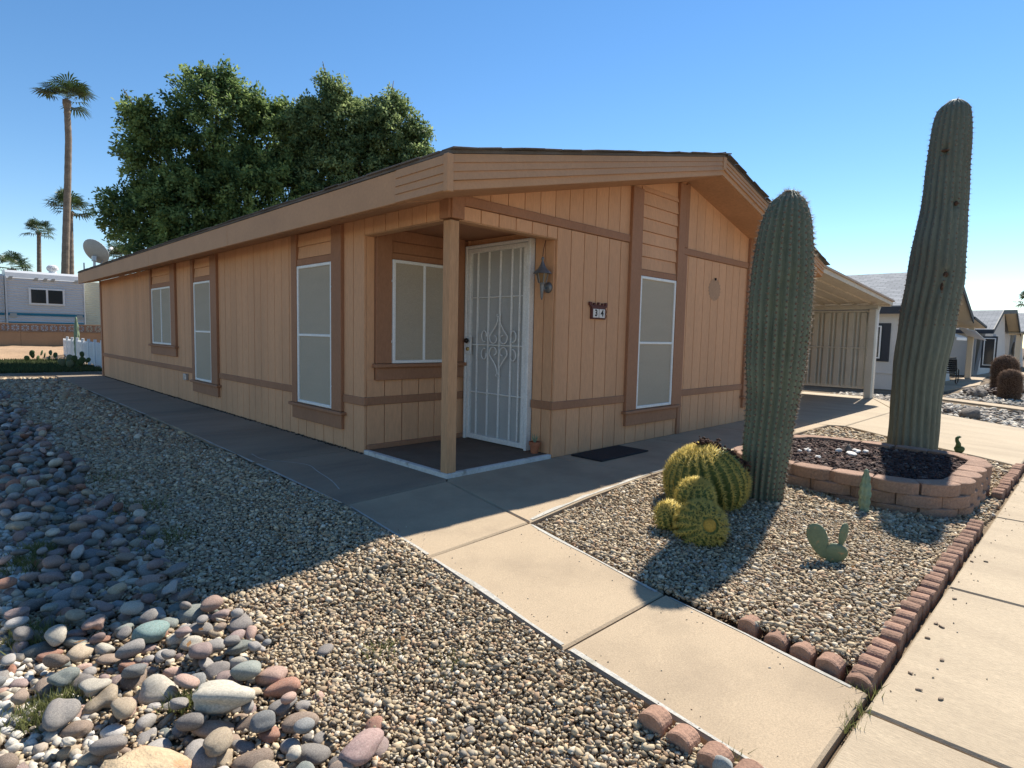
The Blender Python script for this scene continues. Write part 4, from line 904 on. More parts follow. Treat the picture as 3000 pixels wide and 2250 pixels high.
# planter contents
WST = ['white stone lying alone left of the planter seedling', 'white stone just left of the planter seedling', 'small white stone nearest the front planter blocks', 'largest white stone right in front of planter seedling', 'wide white stone right of the planter seedling', 'white stone furthest right in planter by the cactus shadow', 'tiny white stone furthest left in the planter mulch']
for i, (x, y, s) in enumerate([(4.04, -2.28, .06), (4.34, -2.56, .055), (3.675, -2.53, .04), (4.22, -2.74, .075), (4.49, -2.72, .065), (4.59, -2.80, .05), (3.92, -2.23, .035)]):
    d = Tc * (1 + .2 * np.sin(Tc @ rng.normal(0, 2.5, 3))[:, None]) * np.array([s, s * .7, s * .5]); 
    MB().add([(p[0] + x, p[1] + y, p[2] + .17) for p in d], [tuple(q) for q in Fc]).build('quartz_stone', M['rock_white'], loc=(x, y, .15), label=WST[i], cat='stone', group='white stones in planter')
bp = empty('planter_seedling', (4.354, -2.667, .15), 'small brown withered cactus among white stones in planter', 'cactus')
MB().tube([(4.354, -2.667, .13), (4.35, -2.67, .2), (4.36, -2.665, .27)], [.04, .045, .015], 8).build('stem', M['rock_grey'], bp, smooth=True)
# door mat, flower pot
dm = bx('door_mat', M['mat_rubber'], None, 2.0, 3.07, -.56, -.06, .002, .02, .006, loc=(2.5, -.3, 0), label='black rubber door mat lying on the front walk', cat='mat')
pot = empty('flower_pot', (1.585, .20, .046), 'small terracotta pot beside the security door', 'pot')
MB().lathe([(.045, 0), (.062, .10), (.074, .105), (.076, .15), (.066, .15), (.060, .12), (.0, .12)], (1.585, .20, .047), 20).build('pot_body', M['terracotta'], pot, smooth=False)
mb = MB()
for k in range(7):
    a = k * .9; mb.tube([(1.585, .20, .16), (1.585 + .02 * math.cos(a), .20 + .02 * math.sin(a), .22), (1.585 + .05 * math.cos(a), .20 + .05 * math.sin(a), .27 + .02 * (k % 3))], [.008, .007, .001], 5)
mb.build('succulent_leaves', M['small_cactus'], pot, kind='stuff')
# wall lantern
ln = empty('wall_lantern', (1.68, .12, 2.16), 'pewter carriage lantern with amber glass on the porch side wall', 'lamp')
lx, ly = 1.56, .12
MB().lathe([(.0, 0), (.07, 0), (.065, .02), (.03, .035)], (1.679, ly, 2.16), 16, ax=(-1, 0, 0)).build('wall_plate', M['lantern'], ln, smooth=True)
MB().tube([(1.66, ly, 2.16), (1.61, ly, 2.13), (1.57, ly, 2.15), (lx, ly, 2.2)], .014, 8).build('arm', M['lantern'], ln, smooth=True)
MB().lathe([(.004, 2.00 - 2.2), (.016, 2.03 - 2.2), (.02, 2.1 - 2.2), (.028, 2.17 - 2.2), (.03, 0.0), (.045, .01)], (lx, ly, 2.2), 10).build('tail', M['lantern'], ln, smooth=True)
MB().lathe([(.045, 0), (.075, .12), (.0, .12)], (lx, ly, 2.212), 6).build('glass', M['amber'], ln)
mb = MB()
for k in range(6):
    a = math.pi / 3 * k; mb.tube([(lx + .048 * math.cos(a), ly + .048 * math.sin(a), 2.21), (lx + .079 * math.cos(a), ly + .079 * math.sin(a), 2.335)], .006, 5)
mb.build('cage', M['lantern'], ln)
MB().lathe([(.12, .0), (.105, .02), (.06, .06), (.035, .10), (.02, .13), (.012, .16), (.022, .18), (.014, .20), (.0, .215)], (lx, ly, 2.325), 12).build('hood', M['lantern'], ln, smooth=False)
MB().tube([(lx, ly, 2.54), (lx + .02, ly + .01, 2.62), (lx + .06, ly + .01, 2.745)], .004, 5).build('hanger_wire', M['iron'], ln)
# house number plaque
pl = empty('house_number_plaque', (2.53, -.03, 1.9), 'red brown wooden plaque with number 34 on tan siding', 'plaque')
bx('board', M['wood_red'], pl, 2.385, 2.70, -.03, -.002, 1.795, 1.975, .004)
bx('number_tile', M['tile_white'], pl, 2.415, 2.537, -.036, -.0305, 1.815, 1.93, .002); bx('number_tile', M['tile_white'], pl, 2.549, 2.671, -.036, -.0305, 1.815, 1.93, .002)
for k, (a, b) in enumerate(((2.34, 2.40), (2.44, 2.48), (2.53, 2.565), (2.62, 2.655), (2.69, 2.74))): bx('crest', M['wood_red'], pl, a, b, -.028, -.004, 1.976, 2.02 - .008 * (k % 2), .004)
bx('crest', M['wood_red'], pl, 2.36, 2.73, -.026, -.006, 1.955, 1.985, .004)
for zz in (1.90, 1.84): MB().tube([(2.70 + .035 * math.sin(a), -.015, zz + .03 * math.cos(a)) for a in np.linspace(0, math.pi, 9)], .004, 5).build('side_scroll', M['iron'], pl)
def text(body, size, loc, rot, mat, parent, name='numeral'):
    cu_ = bpy.data.curves.new(name, 'FONT'); cu_.body = body; cu_.size = size * S; cu_.extrude = .0012; cu_.align_x = 'CENTER'; cu_.align_y = 'CENTER'; cu_.offset = .0035 * S * size / .12
    o = bpy.data.objects.new(name, cu_); cu_.materials.append(mat); me_ = o.to_mesh().copy(); o = bpy.data.objects.new(name, me_); me_.materials.clear(); me_.materials.append(mat)
    b = WL[parent.name] if parent else (0, 0, 0); link(o, parent, tuple(l - q for l, q in zip(loc, b))); o.rotation_euler = rot; return o
text('3', .12, (2.476, -.0375, 1.873), (R(90), 0, 0), M['black_paint'], pl); text('4', .12, (2.610, -.0375, 1.873), (R(90), 0, 0), M['black_paint'], pl)

# ================================================================== CARPORT
cp = empty('carport', (12.3, 2, 0), 'cream metal carport attached to the side of the tan house', 'carport')
def cpz(x): return 3.13 - (x - 9.4) * (3.13 - 2.72) / 5.9
for k in range(16):
    y0 = -.5 + k * .42
    v = [(9.42, y0, cpz(9.42)), (15.28, y0, cpz(15.28)), (15.28, y0 + .40, cpz(15.28)), (9.42, y0 + .40, cpz(9.42))]
    MB().prism([(p[0], p[1], p[2] - .05) for p in v], (0, 0, .035)).build('roof_pan', M['cream_roof'], cp)
    MB().prism([(9.42, y0 + .39, cpz(9.42) - .09), (15.2, y0 + .39, cpz(15.2) - .09), (15.2, y0 + .39, cpz(15.2) - .048), (9.42, y0 + .39, cpz(9.42) - .048)], (0, .045, 0)).build('roof_rib', M['cream_roof'], cp)
MB().prism([(9.40, -.56, cpz(9.4) - .10), (15.32, -.56, cpz(15.32) - .10), (15.32, -.56, cpz(15.32) + .0), (9.40, -.56, cpz(9.4) + .0)], (0, .04, 0)).build('front_fascia', M['cream_roof'], cp)
MB().prism([(9.40, -.60, cpz(9.4) + .002), (15.34, -.60, cpz(15.34) + .002), (15.34, -.60, cpz(15.34) + .045), (9.40, -.60, cpz(9.4) + .045)], (0, .10, 0)).build('front_trim', M['carport_trim'], cp)
bx('gutter', M['cream_roof'], cp, 15.30, 15.42, -.50, 6.2, 2.60, 2.72, .01)
bx('beam', M['cream_metal'], cp, 14.95, 15.07, -.30, 6.1, 2.50, 2.62, .01)
bx('post', M['cream_metal'], cp, 14.86, 15.03, -.28, -.10, 0, 2.51, .012)
MB().tube([(15.16, -.24, 0.), (15.16, -.24, 2.45), (15.3, -.24, 2.58)], .045, 8).build('downspout', M['white_paint'], cp, smooth=True)
panel = bx('privacy_panel', M['cream_metal'], cp, 15.0, 15.02, -.06, 4.2, .29, 2.44, 0)
y = -.03; k = 0
while y < 4.1:
    wd = .15 if k % 2 == 0 else .055
    bx('panel_rib', M['cream_metal'], panel, 14.955, 14.999, y, y + wd, .31, 2.42, .012); y += wd + (.055 if k % 2 == 0 else .055); k += 1
for z0 in (.26, 1.39, 2.43): bx('panel_rail', M['cream_metal'], panel, 14.93, 14.954, -.10, 4.2, z0, z0 + .05, .006)

# ================================================================== NEIGHBOURS
def nb_house(name, label, prof, x0, x1, yf, yb, wall, label_extra=None):
    h = empty(name, ((x0 + x1) / 2, yf, 0), label, 'house')
    MB().prism([(x0, yf, -.05), (x1, yf, -.05)] + [(p[0], yf, p[1] - .12) for p in prof[::-1] if x0 <= p[0] <= x1], (0, .15, 0)).build('front_wall', wall, h)
    for a, b in ((x0, x0 + .15), (x1 - .15, x1)): MB().box(a, b, yf + .15, yb, -.05, float(np.interp(x0 if a == x0 else x1, [p[0] for p in prof], [p[1] for p in prof])) - .12).build('side_wall', wall, h)
    for a, b in zip(prof[:-1], prof[1:]):
        slab(a[0], a[1] - .02, b[0], b[1] - .02, yf - .58, yb, .05).build('roof', M['nbr_shingle'], h)
        slab(a[0], a[1] - .20, b[0], b[1] - .20, yf - .62, yf - .581, .235).build('rake_board', M['slate_trim'], h)
        slab(a[0], a[1] - .11, b[0], b[1] - .11, yf - .58, yf, .04).build('soffit', M['stucco2'], h)
    return h
n1 = nb_house('house', 'pale stucco house with grey shingle gable beyond the carport', [(19.55, 2.83), (24.35, 4.42), (28.95, 2.74)], 20., 28.5, 0., 14., M['stucco'])
bx('eave_fascia', M['slate_trim'], n1, 19.53, 19.58, -.6, 14, 2.58, 2.82, 0)
bx('water_table', M['stucco'], n1, 19.97, 20.0, 0., 14, .5, .56, .006)
def nwin(parent, name, x0, x1, y0, y1, z0, z1, frame, axis='x', m=True):
    """window on a wall facing -x (axis x) or -y (axis y)"""
    if axis == 'x':
        w = bx(name, M['dark_glass'], parent, x0 - .02, x0 + .02, y0, y1, z0, z1, 0)
        for q in ((y0, y0 + .045, z0, z1), (y1 - .045, y1, z0, z1), (y0 + .045, y1 - .045, z0, z0 + .045), (y0 + .045, y1 - .045, z1 - .045, z1)): bx('frame_rail', frame, w, x0 - .05, x0 - .021, *q, .004)
    else:
        w = bx(name, M['dark_glass'], parent, x0, x1, y0 - .02, y0 + .02, z0, z1, 0)
        for q in ((x0, x0 + .06, z0, z1), (x1 - .06, x1, z0, z1), (x0 + .06, x1 - .06, z0, z0 + .06), (x0 + .06, x1 - .06, z1 - .06, z1)): bx('frame_rail', frame, w, q[0], q[1], y0 - .05, y0 - .021, q[2], q[3], .004)
    return w
bx('window_surround', M['slate_trim'], n1, 19.95, 19.999, .50, 2.3, .93, 2.27, .008)
nwin(n1, 'window', 19.93, 0, .76, 1.95, 1.03, 2.18, M['white_alu'])
bx('window_surround', M['slate_trim'], n1, 25.3, 27.0, -.04, -.001, .75, 2.05, .008)
nwin(n1, 'window', 25.45, 26.85, -.05, 0, .85, 1.95, M['trim'], 'y')
aw = MB().prism([(25.0, -.02, 2.10), (27.3, -.02, 2.10), (27.3, -.62, 1.86), (25.0, -.62, 1.86)], (0, 0, .03)).build('window_awning', M['awning'], n1)
for k in range(8): MB().prism([(25.0 + .3 * k, -.02, 2.131), (25.08 + .3 * k, -.02, 2.131), (25.08 + .3 * k, -.62, 1.891), (25.0 + .3 * k, -.62, 1.891)], (0, 0, .02)).build('awning_rib', M['white_paint'], aw)
bx('awning_skirt', M['white_paint'], aw, 25.0, 27.3, -.64, -.621, 1.76, 1.88, .004)
# neighbour porch roof and post
po = empty('porch_roof', (30.6, 0, 0), 'beige porch roof on one post beside the stucco house', 'porch')
MB().prism([(28.9, -.60, 2.72), (32.7, -.60, 2.40), (32.7, 3.5, 2.40), (28.9, 3.5, 2.72)], (0, 0, .05)).build('roof_sheet', M['stucco2'], po)
MB().prism([(28.9, -.65, 2.74), (32.75, -.65, 2.41), (32.75, -.65, 2.51), (28.9, -.65, 2.84)], (0, .049, 0)).build('front_trim', M['slate_trim'], po)
bx('post', M['stucco2'], po, 31.45, 31.67, -.32, -.10, 0, 2.42, .01)
aw2 = MB().prism([(28.6, -.1, 2.35), (31.9, -.1, 1.95), (31.9, -.75, 1.80), (28.6, -.75, 2.18)], (0, 0, .03)).build('awning', M['awning'], po)
bx('back_wall', M['stucco2'], po, 28.5, 34.9, 1.6, 1.75, -.05, 2.4, 0)
door2 = bx('screen_door', M['dark_glass'], po, 30.0, 30.9, 1.55, 1.599, .05, 2.0, 0)
text('32', .34, (33.3, 1.585, 1.75), (R(90), 0, 0), M['black_paint'], po)
ga = empty('iron_gate', (31.0, .6, 0), 'black iron railing gate under the neighbouring porch roof', 'gate')
bx('top_rail', M['iron'], ga, 29.4, 33.6, .58, .61, .93, .96, 0); bx('bottom_rail', M['iron'], ga, 29.4, 33.6, .58, .61, .10, .13, 0)
for k in range(22): bx('bar', M['iron'], ga, 29.4 + .2 * k, 29.42 + .2 * k, .585, .605, .0, .95, 0)
hc = empty('heart_chain', (32.3, -.2, 2.3), 'hanging chain of small dark hearts under porch roof', 'ornament')
MB().tube([(32.3, -.2, 2.35), (32.3, -.2, .9)], .006, 5).build('cord', M['iron'], hc)
for k in range(6):
    zc2 = 2.05 - .2 * k; n = 16; pts = []
    for i in range(n):
        t = 2 * math.pi * i / n; pts.append((32.3 + .0042 * 16 * math.sin(t) ** 3, -.21, zc2 + .0042 * (13 * math.cos(t) - 5 * math.cos(2 * t) - 2 * math.cos(3 * t) - math.cos(4 * t))))
    MB().prism(pts, (0, .02, 0)).build('heart', M['wood_red'], hc)
# garden rocking seat
be = empty('garden_seat', (24.9, -.45, 0), 'black iron rocking garden seat in front of stucco house', 'chair')
for s_ in (0, .62):
    MB().tube([(24.55 + .45 + .45 * math.sin(a), -.75 + s_, .42 - .38 * math.cos(a)) for a in np.linspace(-.9, .9, 10)], .022, 6).build('rocker', M['iron'], be)
    MB().tube([(24.75, -.75 + s_, .07), (24.8, -.75 + s_, .45), (24.55, -.75 + s_, 1.0)], .02, 6).build('side_frame', M['iron'], be)
    MB().tube([(25.25, -.75 + s_, .07), (25.25, -.75 + s_, .60), (24.75, -.75 + s_, .64)], .02, 6).build('arm_rest', M['iron'], be)
for k in range(6): bx('seat_slat', M['iron'], be, 24.8 + .08 * k, 24.86 + .08 * k, -.75, -.13, .44, .465, .004)
for k in range(6): MB().prism([(24.78 - .04 * k, -.75, .52 + .08 * k), (24.76 - .04 * k, -.75, .57 + .08 * k), (24.78 - .04 * k, -.75, .58 + .08 * k), (24.80 - .04 * k, -.75, .53 + .08 * k)], (0, .62, 0)).build('back_slat', M['iron'], be)
# second neighbour
n2 = nb_house('house', 'further pale house with clipped grey gable and dark front window', [(35.5, 2.40), (38.9, 3.55), (45.4, 3.86), (48.8, 2.45)], 36., 48.3, 0., 14., M['stucco'])
bx('eave_fascia', M['slate_trim'], n2, 35.48, 35.52, -.6, 14, 2.2, 2.39, 0)
bx('side_wall_return', M['stucco'], n2, 35.2, 35.999, -.75, -.62, -.05, 2.2, 0)
bx('window_surround', M['slate_trim'], n2, 35.10, 35.199, -.84, -.22, .42, 2.06, .006)
nwin(n2, 'window', 35.09, 0, -.78, -.30, .55, 1.97, M['white_alu'])
bx('window_surround', M['slate_trim'], n2, 40., 42.4, -.04, -.001, .4, 2.0, .006); nwin(n2, 'window', 40.2, 42.2, -.05, 0, .5, 1.9, M['white_alu'], 'y')
n3 = nb_house('house', 'last pale house at right edge of the street row', [(50.5, 2.6), (55.5, 4.1), (60.5, 2.6)], 51., 60., 0., 14., M['stucco'])
bx('porch_post', M['stucco2'], n3, 50.2, 50.6, -.55, -.25, 0, 2.5, .01); nwin(n3, 'window', 52., 54., -.05, 0, .4, 1.9, M['white_alu'], 'y')
MB().prism([(48.2, -.9, 2.45), (51., -.9, 2.5), (51., 0, 2.5), (48.2, 0, 2.45)], (0, 0, .06)).build('porch_roof', M['stucco2'], n3)
# neighbour's gravel, cacti and rocks
X, Y = scatter(12., 34., -4.1, 1.0, .13); D_ = dist_cam(X, Y)
k = (Y > -4.05) & ~((X > 15.9) & (X < 17.9) & (Y < -1.2)) & ~((X > 17.2) & (Y > -1.45)) & (X > np.interp(Y, [-4.1, -2.15, -1., 0., 1.], [11.8, 12.9, 14.4, 15.7, 15.7])) & ~((X < 15.7) & (Y > -.2)); X, Y = X[k], Y[k]
n_ = len(X); PN = np.array([[.46, .41, .34], [.36, .32, .27], [.54, .50, .43], [.28, .24, .20]]); cc = PN[rng.choice(4, n_)] * rng.uniform(.8, 1.1, (n_, 1))
stones('gravel', np.stack([X, Y, gz(X, Y) - .04 + rng.uniform(-.005, .015, n_)], -1), rng.uniform(.10, .17, n_), cc, M['gravel'], 0, (.3, .5), .2, kind='stuff', label='grey gravel of the neighbouring front yard')
def hedgehog(c, r, h, label, seed):
    rg = np.random.default_rng(seed); root = empty('fuzzy_cactus', c, label, 'cactus'); K = 22; ribs = 18; N = ribs * 4; th = np.linspace(0, 2 * np.pi, N, endpoint=False); v = []
    t = np.linspace(0, 1, K); rr = r * np.where(t < .7, .9 + .1 * np.sin(t / .7 * 1.57), np.sqrt(np.maximum(0.002, 1 - ((t - .7) / .3) ** 2)))
    pr_ = (1 - .12 * (1 - np.abs(np.sin(th * ribs / 2))))
    v = np.stack([c[0] + rr[:, None] * pr_ * np.cos(th), c[1] + rr[:, None] * pr_ * np.sin(th), np.repeat((c[2] + h * t)[:, None], N, 1)], -1)
    ii = np.arange(K * N).reshape(K, N); q = np.stack([ii[:-1], np.roll(ii[:-1], -1, 1), np.roll(ii[1:], -1, 1), ii[1:]], -1).reshape(-1, 4)
    np_mesh('stem', v.reshape(-1, 3), q, M['dead'], smooth=True, parent=root)
    n = 3800; tt = rg.uniform(0, 1, n); a = rg.uniform(0, 6.28, n); r2 = np.interp(tt, t, rr); B_ = np.stack([c[0] + r2 * np.cos(a), c[1] + r2 * np.sin(a), c[2] + h * tt], -1)
    Dr_ = np.stack([np.cos(a), np.sin(a), clamp01((tt - .6) * 3)], -1) + rg.normal(0, .4, (n, 3)); spines_mesh('spines', B_, Dr_, rg.uniform(.05, .11, n), .006, M['fuzz'], root)
M['fuzz'] = pmat('dry_spines', (.30, .20, .14), .8, .8, 4, 30, 0, trans=.3)
hedgehog((22.6, -2.42, -.06), .36, 1.28, 'taller brown spiny barrel in the neighbouring yard', 31)
hedgehog((20.2, -2.80, -.08), .27, .88, 'shorter brown spiny barrel leaning beside the taller one', 32)
for i, (x, y, s, mt, lab) in enumerate([(13.02, -2.75, .24, 'rock_grey', 'flat grey rock alone in the neighbouring gravel'), (13.5, -2.28, .12, 'rock_grey', 'small low stone near the driveway edge of neighbouring gravel'), (19.8, -2.0, .34, 'rock_grey', 'jagged grey rock nearest the neighbouring walk'), (20.6, -1.8, .26, 'rock_grey', 'smaller grey rock behind the jagged one'),
                               (21.2, -2.42, .28, 'rock_dark', 'dark red rock at foot of the shorter spiny barrel'), (22.0, -2.15, .26, 'rock_dark', 'dark red rock at foot of the taller spiny barrel'), (23.4, -2.9, .3, 'rock_dark', 'dark rock behind the spiny barrels'), (24.6, -3.2, .4, 'rock_white', 'pale boulder behind the spiny barrels at picture edge')]):
    d = Tc * (1 + .22 * np.sin(Tc @ rng.normal(0, 2.6, 3))[:, None] + .1 * np.sin(Tc @ rng.normal(0, 5, 3))[:, None]) * np.array([s * 1.15, s * .8, s * .6])
    MB().add([(p[0] + x, p[1] + y, p[2] + gzf(x, y) + s * .15) for p in d], [tuple(q) for q in Fc]).build('rock', M[mt], loc=(x, y, gzf(x, y)), label=lab, cat='rock')
# pebbles strayed onto the sidewalk
for i, (x, y) in enumerate([(.326, -4.30), (.30, -4.33), (.076, -4.30), (-.152, -4.405), (-.427, -4.32), (-.567, -4.38), (-.576, -4.47), (1.781, -4.28), (1.86, -4.36), (.839, -4.31)]):
    o = inst('stray_pebble', CM[i % 14], None, (x, y, -.117), (0, 0, i), [rnd.uniform(.012, .018), .013, .012]); o.color = (.34, .25, .17, 1); tag(o, 'small dark pebble strayed onto the sidewalk beside edging', 'pebble', 'pebbles on the sidewalk')

# ================================================================== BACK YARD
mbk = MB(); d0 = []
bw = empty('block_wall', (0, 40, 0), 'tan block wall topped by patterned breeze blocks', 'wall')
for k in range(14): bx('wall_panel', M['block_wall'], bw, -14 + k * 2.0, -14 + (k + 1) * 2.0 - .006, 40., 40.2, -.1, 1.10, .01)
bx('cap_course', M['block_wall'], bw, -14, 14, 39.97, 40.23, 1.101, 1.15, .01)
def breeze(x):
    w = .44; z0, z1 = 1.152, 1.58; y0, y1 = 40.02, 40.18; mb = MB(); c = .045
    mb.box(x, x + w, y0, y1, z0, z0 + c).box(x, x + w, y0, y1, z1 - c, z1).box(x, x + c, y0, y1, z0 + c, z1 - c).box(x + w - c, x + w, y0, y1, z0 + c, z1 - c)
    cx_, cz_ = x + w / 2, (z0 + z1) / 2
    for k in range(4):
        a = math.pi / 4 * k; dx, dz = math.cos(a), math.sin(a); L = .17 if k % 2 == 0 else .24; nx_, nz_ = -dz * .017, dx * .017
        mb.prism([(cx_ - dx * L - nx_, y0 + .01 + .002 * k, cz_ - dz * L - nz_), (cx_ + dx * L - nx_, y0 + .01 + .002 * k, cz_ + dz * L - nz_), (cx_ + dx * L + nx_, y0 + .01 + .002 * k, cz_ + dz * L + nz_), (cx_ - dx * L + nx_, y0 + .01 + .002 * k, cz_ - dz * L + nz_)], (0, .12, 0))
    return mb
for k in range(22): breeze(-4.0 + .445 * k).build('breeze_block', M['breeze'], bw)
bx('cap_course', M['block_wall'], bw, -4.02, 5.9, 39.99, 40.21, 1.582, 1.62, .008)
# dirt bank in front of the wall
gx2 = np.arange(-14, 14.1, .4); gy2 = np.arange(29.6, 40.2, .4); A_, B_ = np.meshgrid(gx2, gy2, indexing='ij')
C_ = .34 * np.sin(clamp01((B_ - 29.8) / 4.0) * 1.57) + .03 * np.sin(A_ * 2.3 + B_) + rng.normal(0, .02, A_.shape) - .06
i2 = np.arange(A_.size).reshape(A_.shape); q = np.stack([i2[:-1, :-1], i2[1:, :-1], i2[1:, 1:], i2[:-1, 1:]], -1).reshape(-1, 4)
np_mesh('dirt_bank', np.stack([A_, B_, C_], -1).reshape(-1, 3), q, M['dirt_bank'], smooth=True, kind='structure')
# lawn
n = 26000; bx_ = rng.uniform(-9, .6, n); by_ = 20.3 + rng.uniform(0, 1, n) ** 1.2 * 8.8; hh = rng.uniform(.03, .09, n); a = rng.uniform(0, 6.28, n); w = .018
p0 = np.stack([bx_, by_, np.full(n, -.05)], -1); dv = np.stack([np.cos(a), np.sin(a), np.zeros(n)], -1) * w
co = np.stack([p0 - dv, p0 + dv, p0 + np.stack([rng.normal(0, .02, n), rng.normal(0, .02, n), hh + .05], -1)], 1).reshape(-1, 3)
gc = np.array([.075, .095, .035]) * rng.uniform(.6, 1.4, (n, 1)); np_mesh('grass', co, np.arange(3 * n).reshape(-1, 3), M['grass'], np.repeat(gc, 3, 0), kind='stuff', label='short green grass behind the house')
# picket fence
pf_ = empty('picket_fence', (.8, 27, 0), 'low white picket fence behind the far corner of house', 'fence')
y = 22.0; k = 0
while y < 31:
    if k % 7 == 0:
        bx('post', M['white_paint'], pf_, .76, .86, y, y + .10, -.05, 1.02, .01); y += .16
    else:
        MB().prism([(.80, y, .02), (.80, y + .11, .02), (.80, y + .11, .84), (.80, y + .055, .92), (.80, y, .84)], (.025, 0, 0)).build('picket', M['white_paint'], pf_); y += .19
    k += 1
for z0 in (.42, .72, .12): bx('rail', M['white_paint'], pf_, .826, .86, 22.0, 31, z0, z0 + .06, .004)
# back-yard cacti
small_column('column_cactus', (.86, 27.7, -.05), 2.0, .13, 'tall slim ribbed cactus rising behind the picket fence', M['small_cactus'], 6)
pb = empty('prickly_pear', (.15, 22.3, 0), 'dark prickly pear with round pads before the picket fence', 'cactus')
for (x, y, z, w, h, sp) in ((.12, 22.3, -.02, .30, .34, .1), (.02, 22.3, .18, .26, .28, -.3), (.22, 22.28, .34, .2, .26, -.1), (.32, 22.3, .16, .2, .24, .7), (.16, 22.25, .1, .3, .3, .3)): pad('pad', (x, y, z), w, h, .06, .3, .0, pb, M['pad_dark'], sp)
pb2 = empty('prickly_pear', (-.25, 22.4, 0), 'greyer low prickly pear clump left of the dark one', 'cactus')
for (x, y, z, w, h, sp) in ((-.22, 22.5, .2, .3, .3, .5), (-.35, 22.4, .05, .3, .3, -.4), (-.2, 22.3, -.02, .34, .3, .2)): pad('pad', (x, y, z), w, h, .06, .2, .1, pb2, M['pad'], sp)
pb3 = empty('prickly_pear', (-.6, 27.3, 0), 'sprawling dark prickly pear on lawn below the block wall', 'cactus')
for i in range(9): pad('pad', (-.95 + .12 * i, 27.3 + .1 * (i % 3), .0 + .12 * ((i * 2) % 3)), .24, .26, .06, .3 * i, .2, pb3, M['pad_dark'], .5 * math.sin(i * 2.))

# trailer behind the wall
tr = empty('travel_trailer', (1.6, 44, .6), 'white ribbed travel trailer with teal stripes behind the block wall', 'trailer')
def ribbed(x0, x1, y, z0, z1, step, dep=.03):
    mb = MB(); z = z0
    while z < z1 - 1e-3:
        b = min(z + step, z1); v = [(x0, y, z), (x1, y, z), (x1, y - dep, (z + b) / 2), (x0, y - dep, (z + b) / 2), (x1, y, b), (x0, y, b)]; mb.add(v, [(0, 1, 2, 3), (3, 2, 4, 5)]); z = b
    return mb
ribbed(-.33, 3.56, 43., 1.0, 4.45, .16).build('side_skin', M['trailer'], tr)
MB().prism([(-.35, 43.02, .9), (-.35, 43.02, 4.45), (-.35, 43.12, 4.75), (-.35, 43.35, 4.90), (-.35, 45.2, 4.95), (-.35, 45.4, .9)], (3.93, 0, 0)).build('body', M['trailer'], tr)
bx('corner_trim', M['trailer'], tr, -.40, -.31, 42.93, 43.0, 1., 4.5, .01); bx('corner_trim', M['trailer'], tr, 3.54, 3.60, 42.93, 43.0, 1., 4.5, .01)
bx('stripe', M['teal'], tr, -.30, 3.53, 42.955, 42.968, 2.12, 2.27, 0); bx('stripe', M['teal'], tr, -.30, 3.53, 42.955, 42.968, 1.55, 1.72, 0)
wd = bx('window', M['white_paint'], tr, .72, 2.55, 42.90, 42.969, 2.80, 3.87, .02)
for a, b in ((.84, 1.58), (1.69, 2.43)): bx('pane', M['dark_glass'], wd, a, b, 42.885, 42.901, 2.92, 3.76, 0)
for x in (-.14, 1.10, 1.56, 1.94, 3.15): MB().prism([(x - .13, 42.85, 4.36), (x + .10, 42.85, 4.36), (x + .14, 42.85, 4.50), (x - .02, 42.85, 4.50)], (0, .12, 0)).build('marker_light', M['dish'], tr)
for x in (-.05, 3.3): bx('vent_plate', M['dish'], tr, x - .16, x + .16, 42.93, 42.954, 1.98, 2.24, .01)
tv = MB(); n = 18
for k in range(n):
    a0 = 2 * math.pi * k / n; P_ = []
    for t in np.linspace(0, 1, 5): r0 = .29 * (math.sin(math.pi * (.18 + .72 * t)) ** .6); P_.append((2.08 + r0 * math.cos(a0 + .5 * t), 43.9 + r0 * math.sin(a0 + .5 * t), 5.06 + .36 * t))
    tv.tube(P_, .035, 4)
tvv = MB().lathe([(.2, 4.9 - 5), (.2, .08), (.25, .1), (.25, .38), (.1, .45), (0, .46)], (2.08, 43.9, 5.), 16).build('turbine_base', M['white_paint'], tr); tv.build('turbine_fins', M['white_paint'], tr)
t2 = empty('trailer', (-4, 44, .6), 'second pale trailer at left edge behind the block wall', 'trailer')
ribbed(-9., -.42, 43.2, 1.0, 4.55, .2).build('side_skin', M['trailer'], t2); bx('body', M['trailer'], t2, -9, -.45, 43.21, 45.4, .9, 4.62, .05); bx('stripe', M['teal'], t2, -9, -.46, 43.155, 43.169, 2.10, 2.25, 0)
t3 = empty('storage_shed', (5, 45, .5), 'cream ribbed metal shed between trailer and house corner', 'shed')
ribbed(3.62, 8., 43.4, .8, 4.5, .12, .02).build('side_skin', M['trailer_cream'], t3); bx('shed_body', M['trailer_cream'], t3, 3.62, 8, 43.41, 46, .8, 4.5, .02)
# satellite dish
RZ = rtop(-.22) + .03
sd = empty('satellite_dish', (-.2, 17.0, RZ), 'grey satellite dish on a short mast at the far roof corner', 'satellite dish')
MB().tube([(-.2, 17.0, RZ), (-.2, 17.0, RZ + .30)], .035, 8).build('mast', M['galv'], sd)
bx('foot_plate', M['galv'], sd, -.28, -.12, 16.92, 17.08, RZ + .001, RZ + .02, .004)
axd = Vector((.60, .46, .46)).normalized(); prof = [(0.02, 0.)] + [(.39 * t, .14 * t * t) for t in np.linspace(.15, 1, 8)] + [(.402, .142), (.39, .13)] + [(.39 * t, .14 * t * t - .012) for t in np.linspace(.95, .1, 6)]
cd = Vector((-.22, 17.05, RZ + .50)); MB().lathe(prof, tuple(cd), 28, ax=tuple(axd)).build('reflector', M['dish'], sd, smooth=True)
bx('mount', M['galv'], sd, -.26, -.15, 16.93, 17.07, RZ + .26, RZ + .42, .01)
lnb = cd + axd * .62 + Vector((.1, -.04, -.10)); MB().tube([tuple(cd + Vector((.18, -.05, -.30))), tuple(lnb)], .012, 6).build('feed_arm', M['galv'], sd)
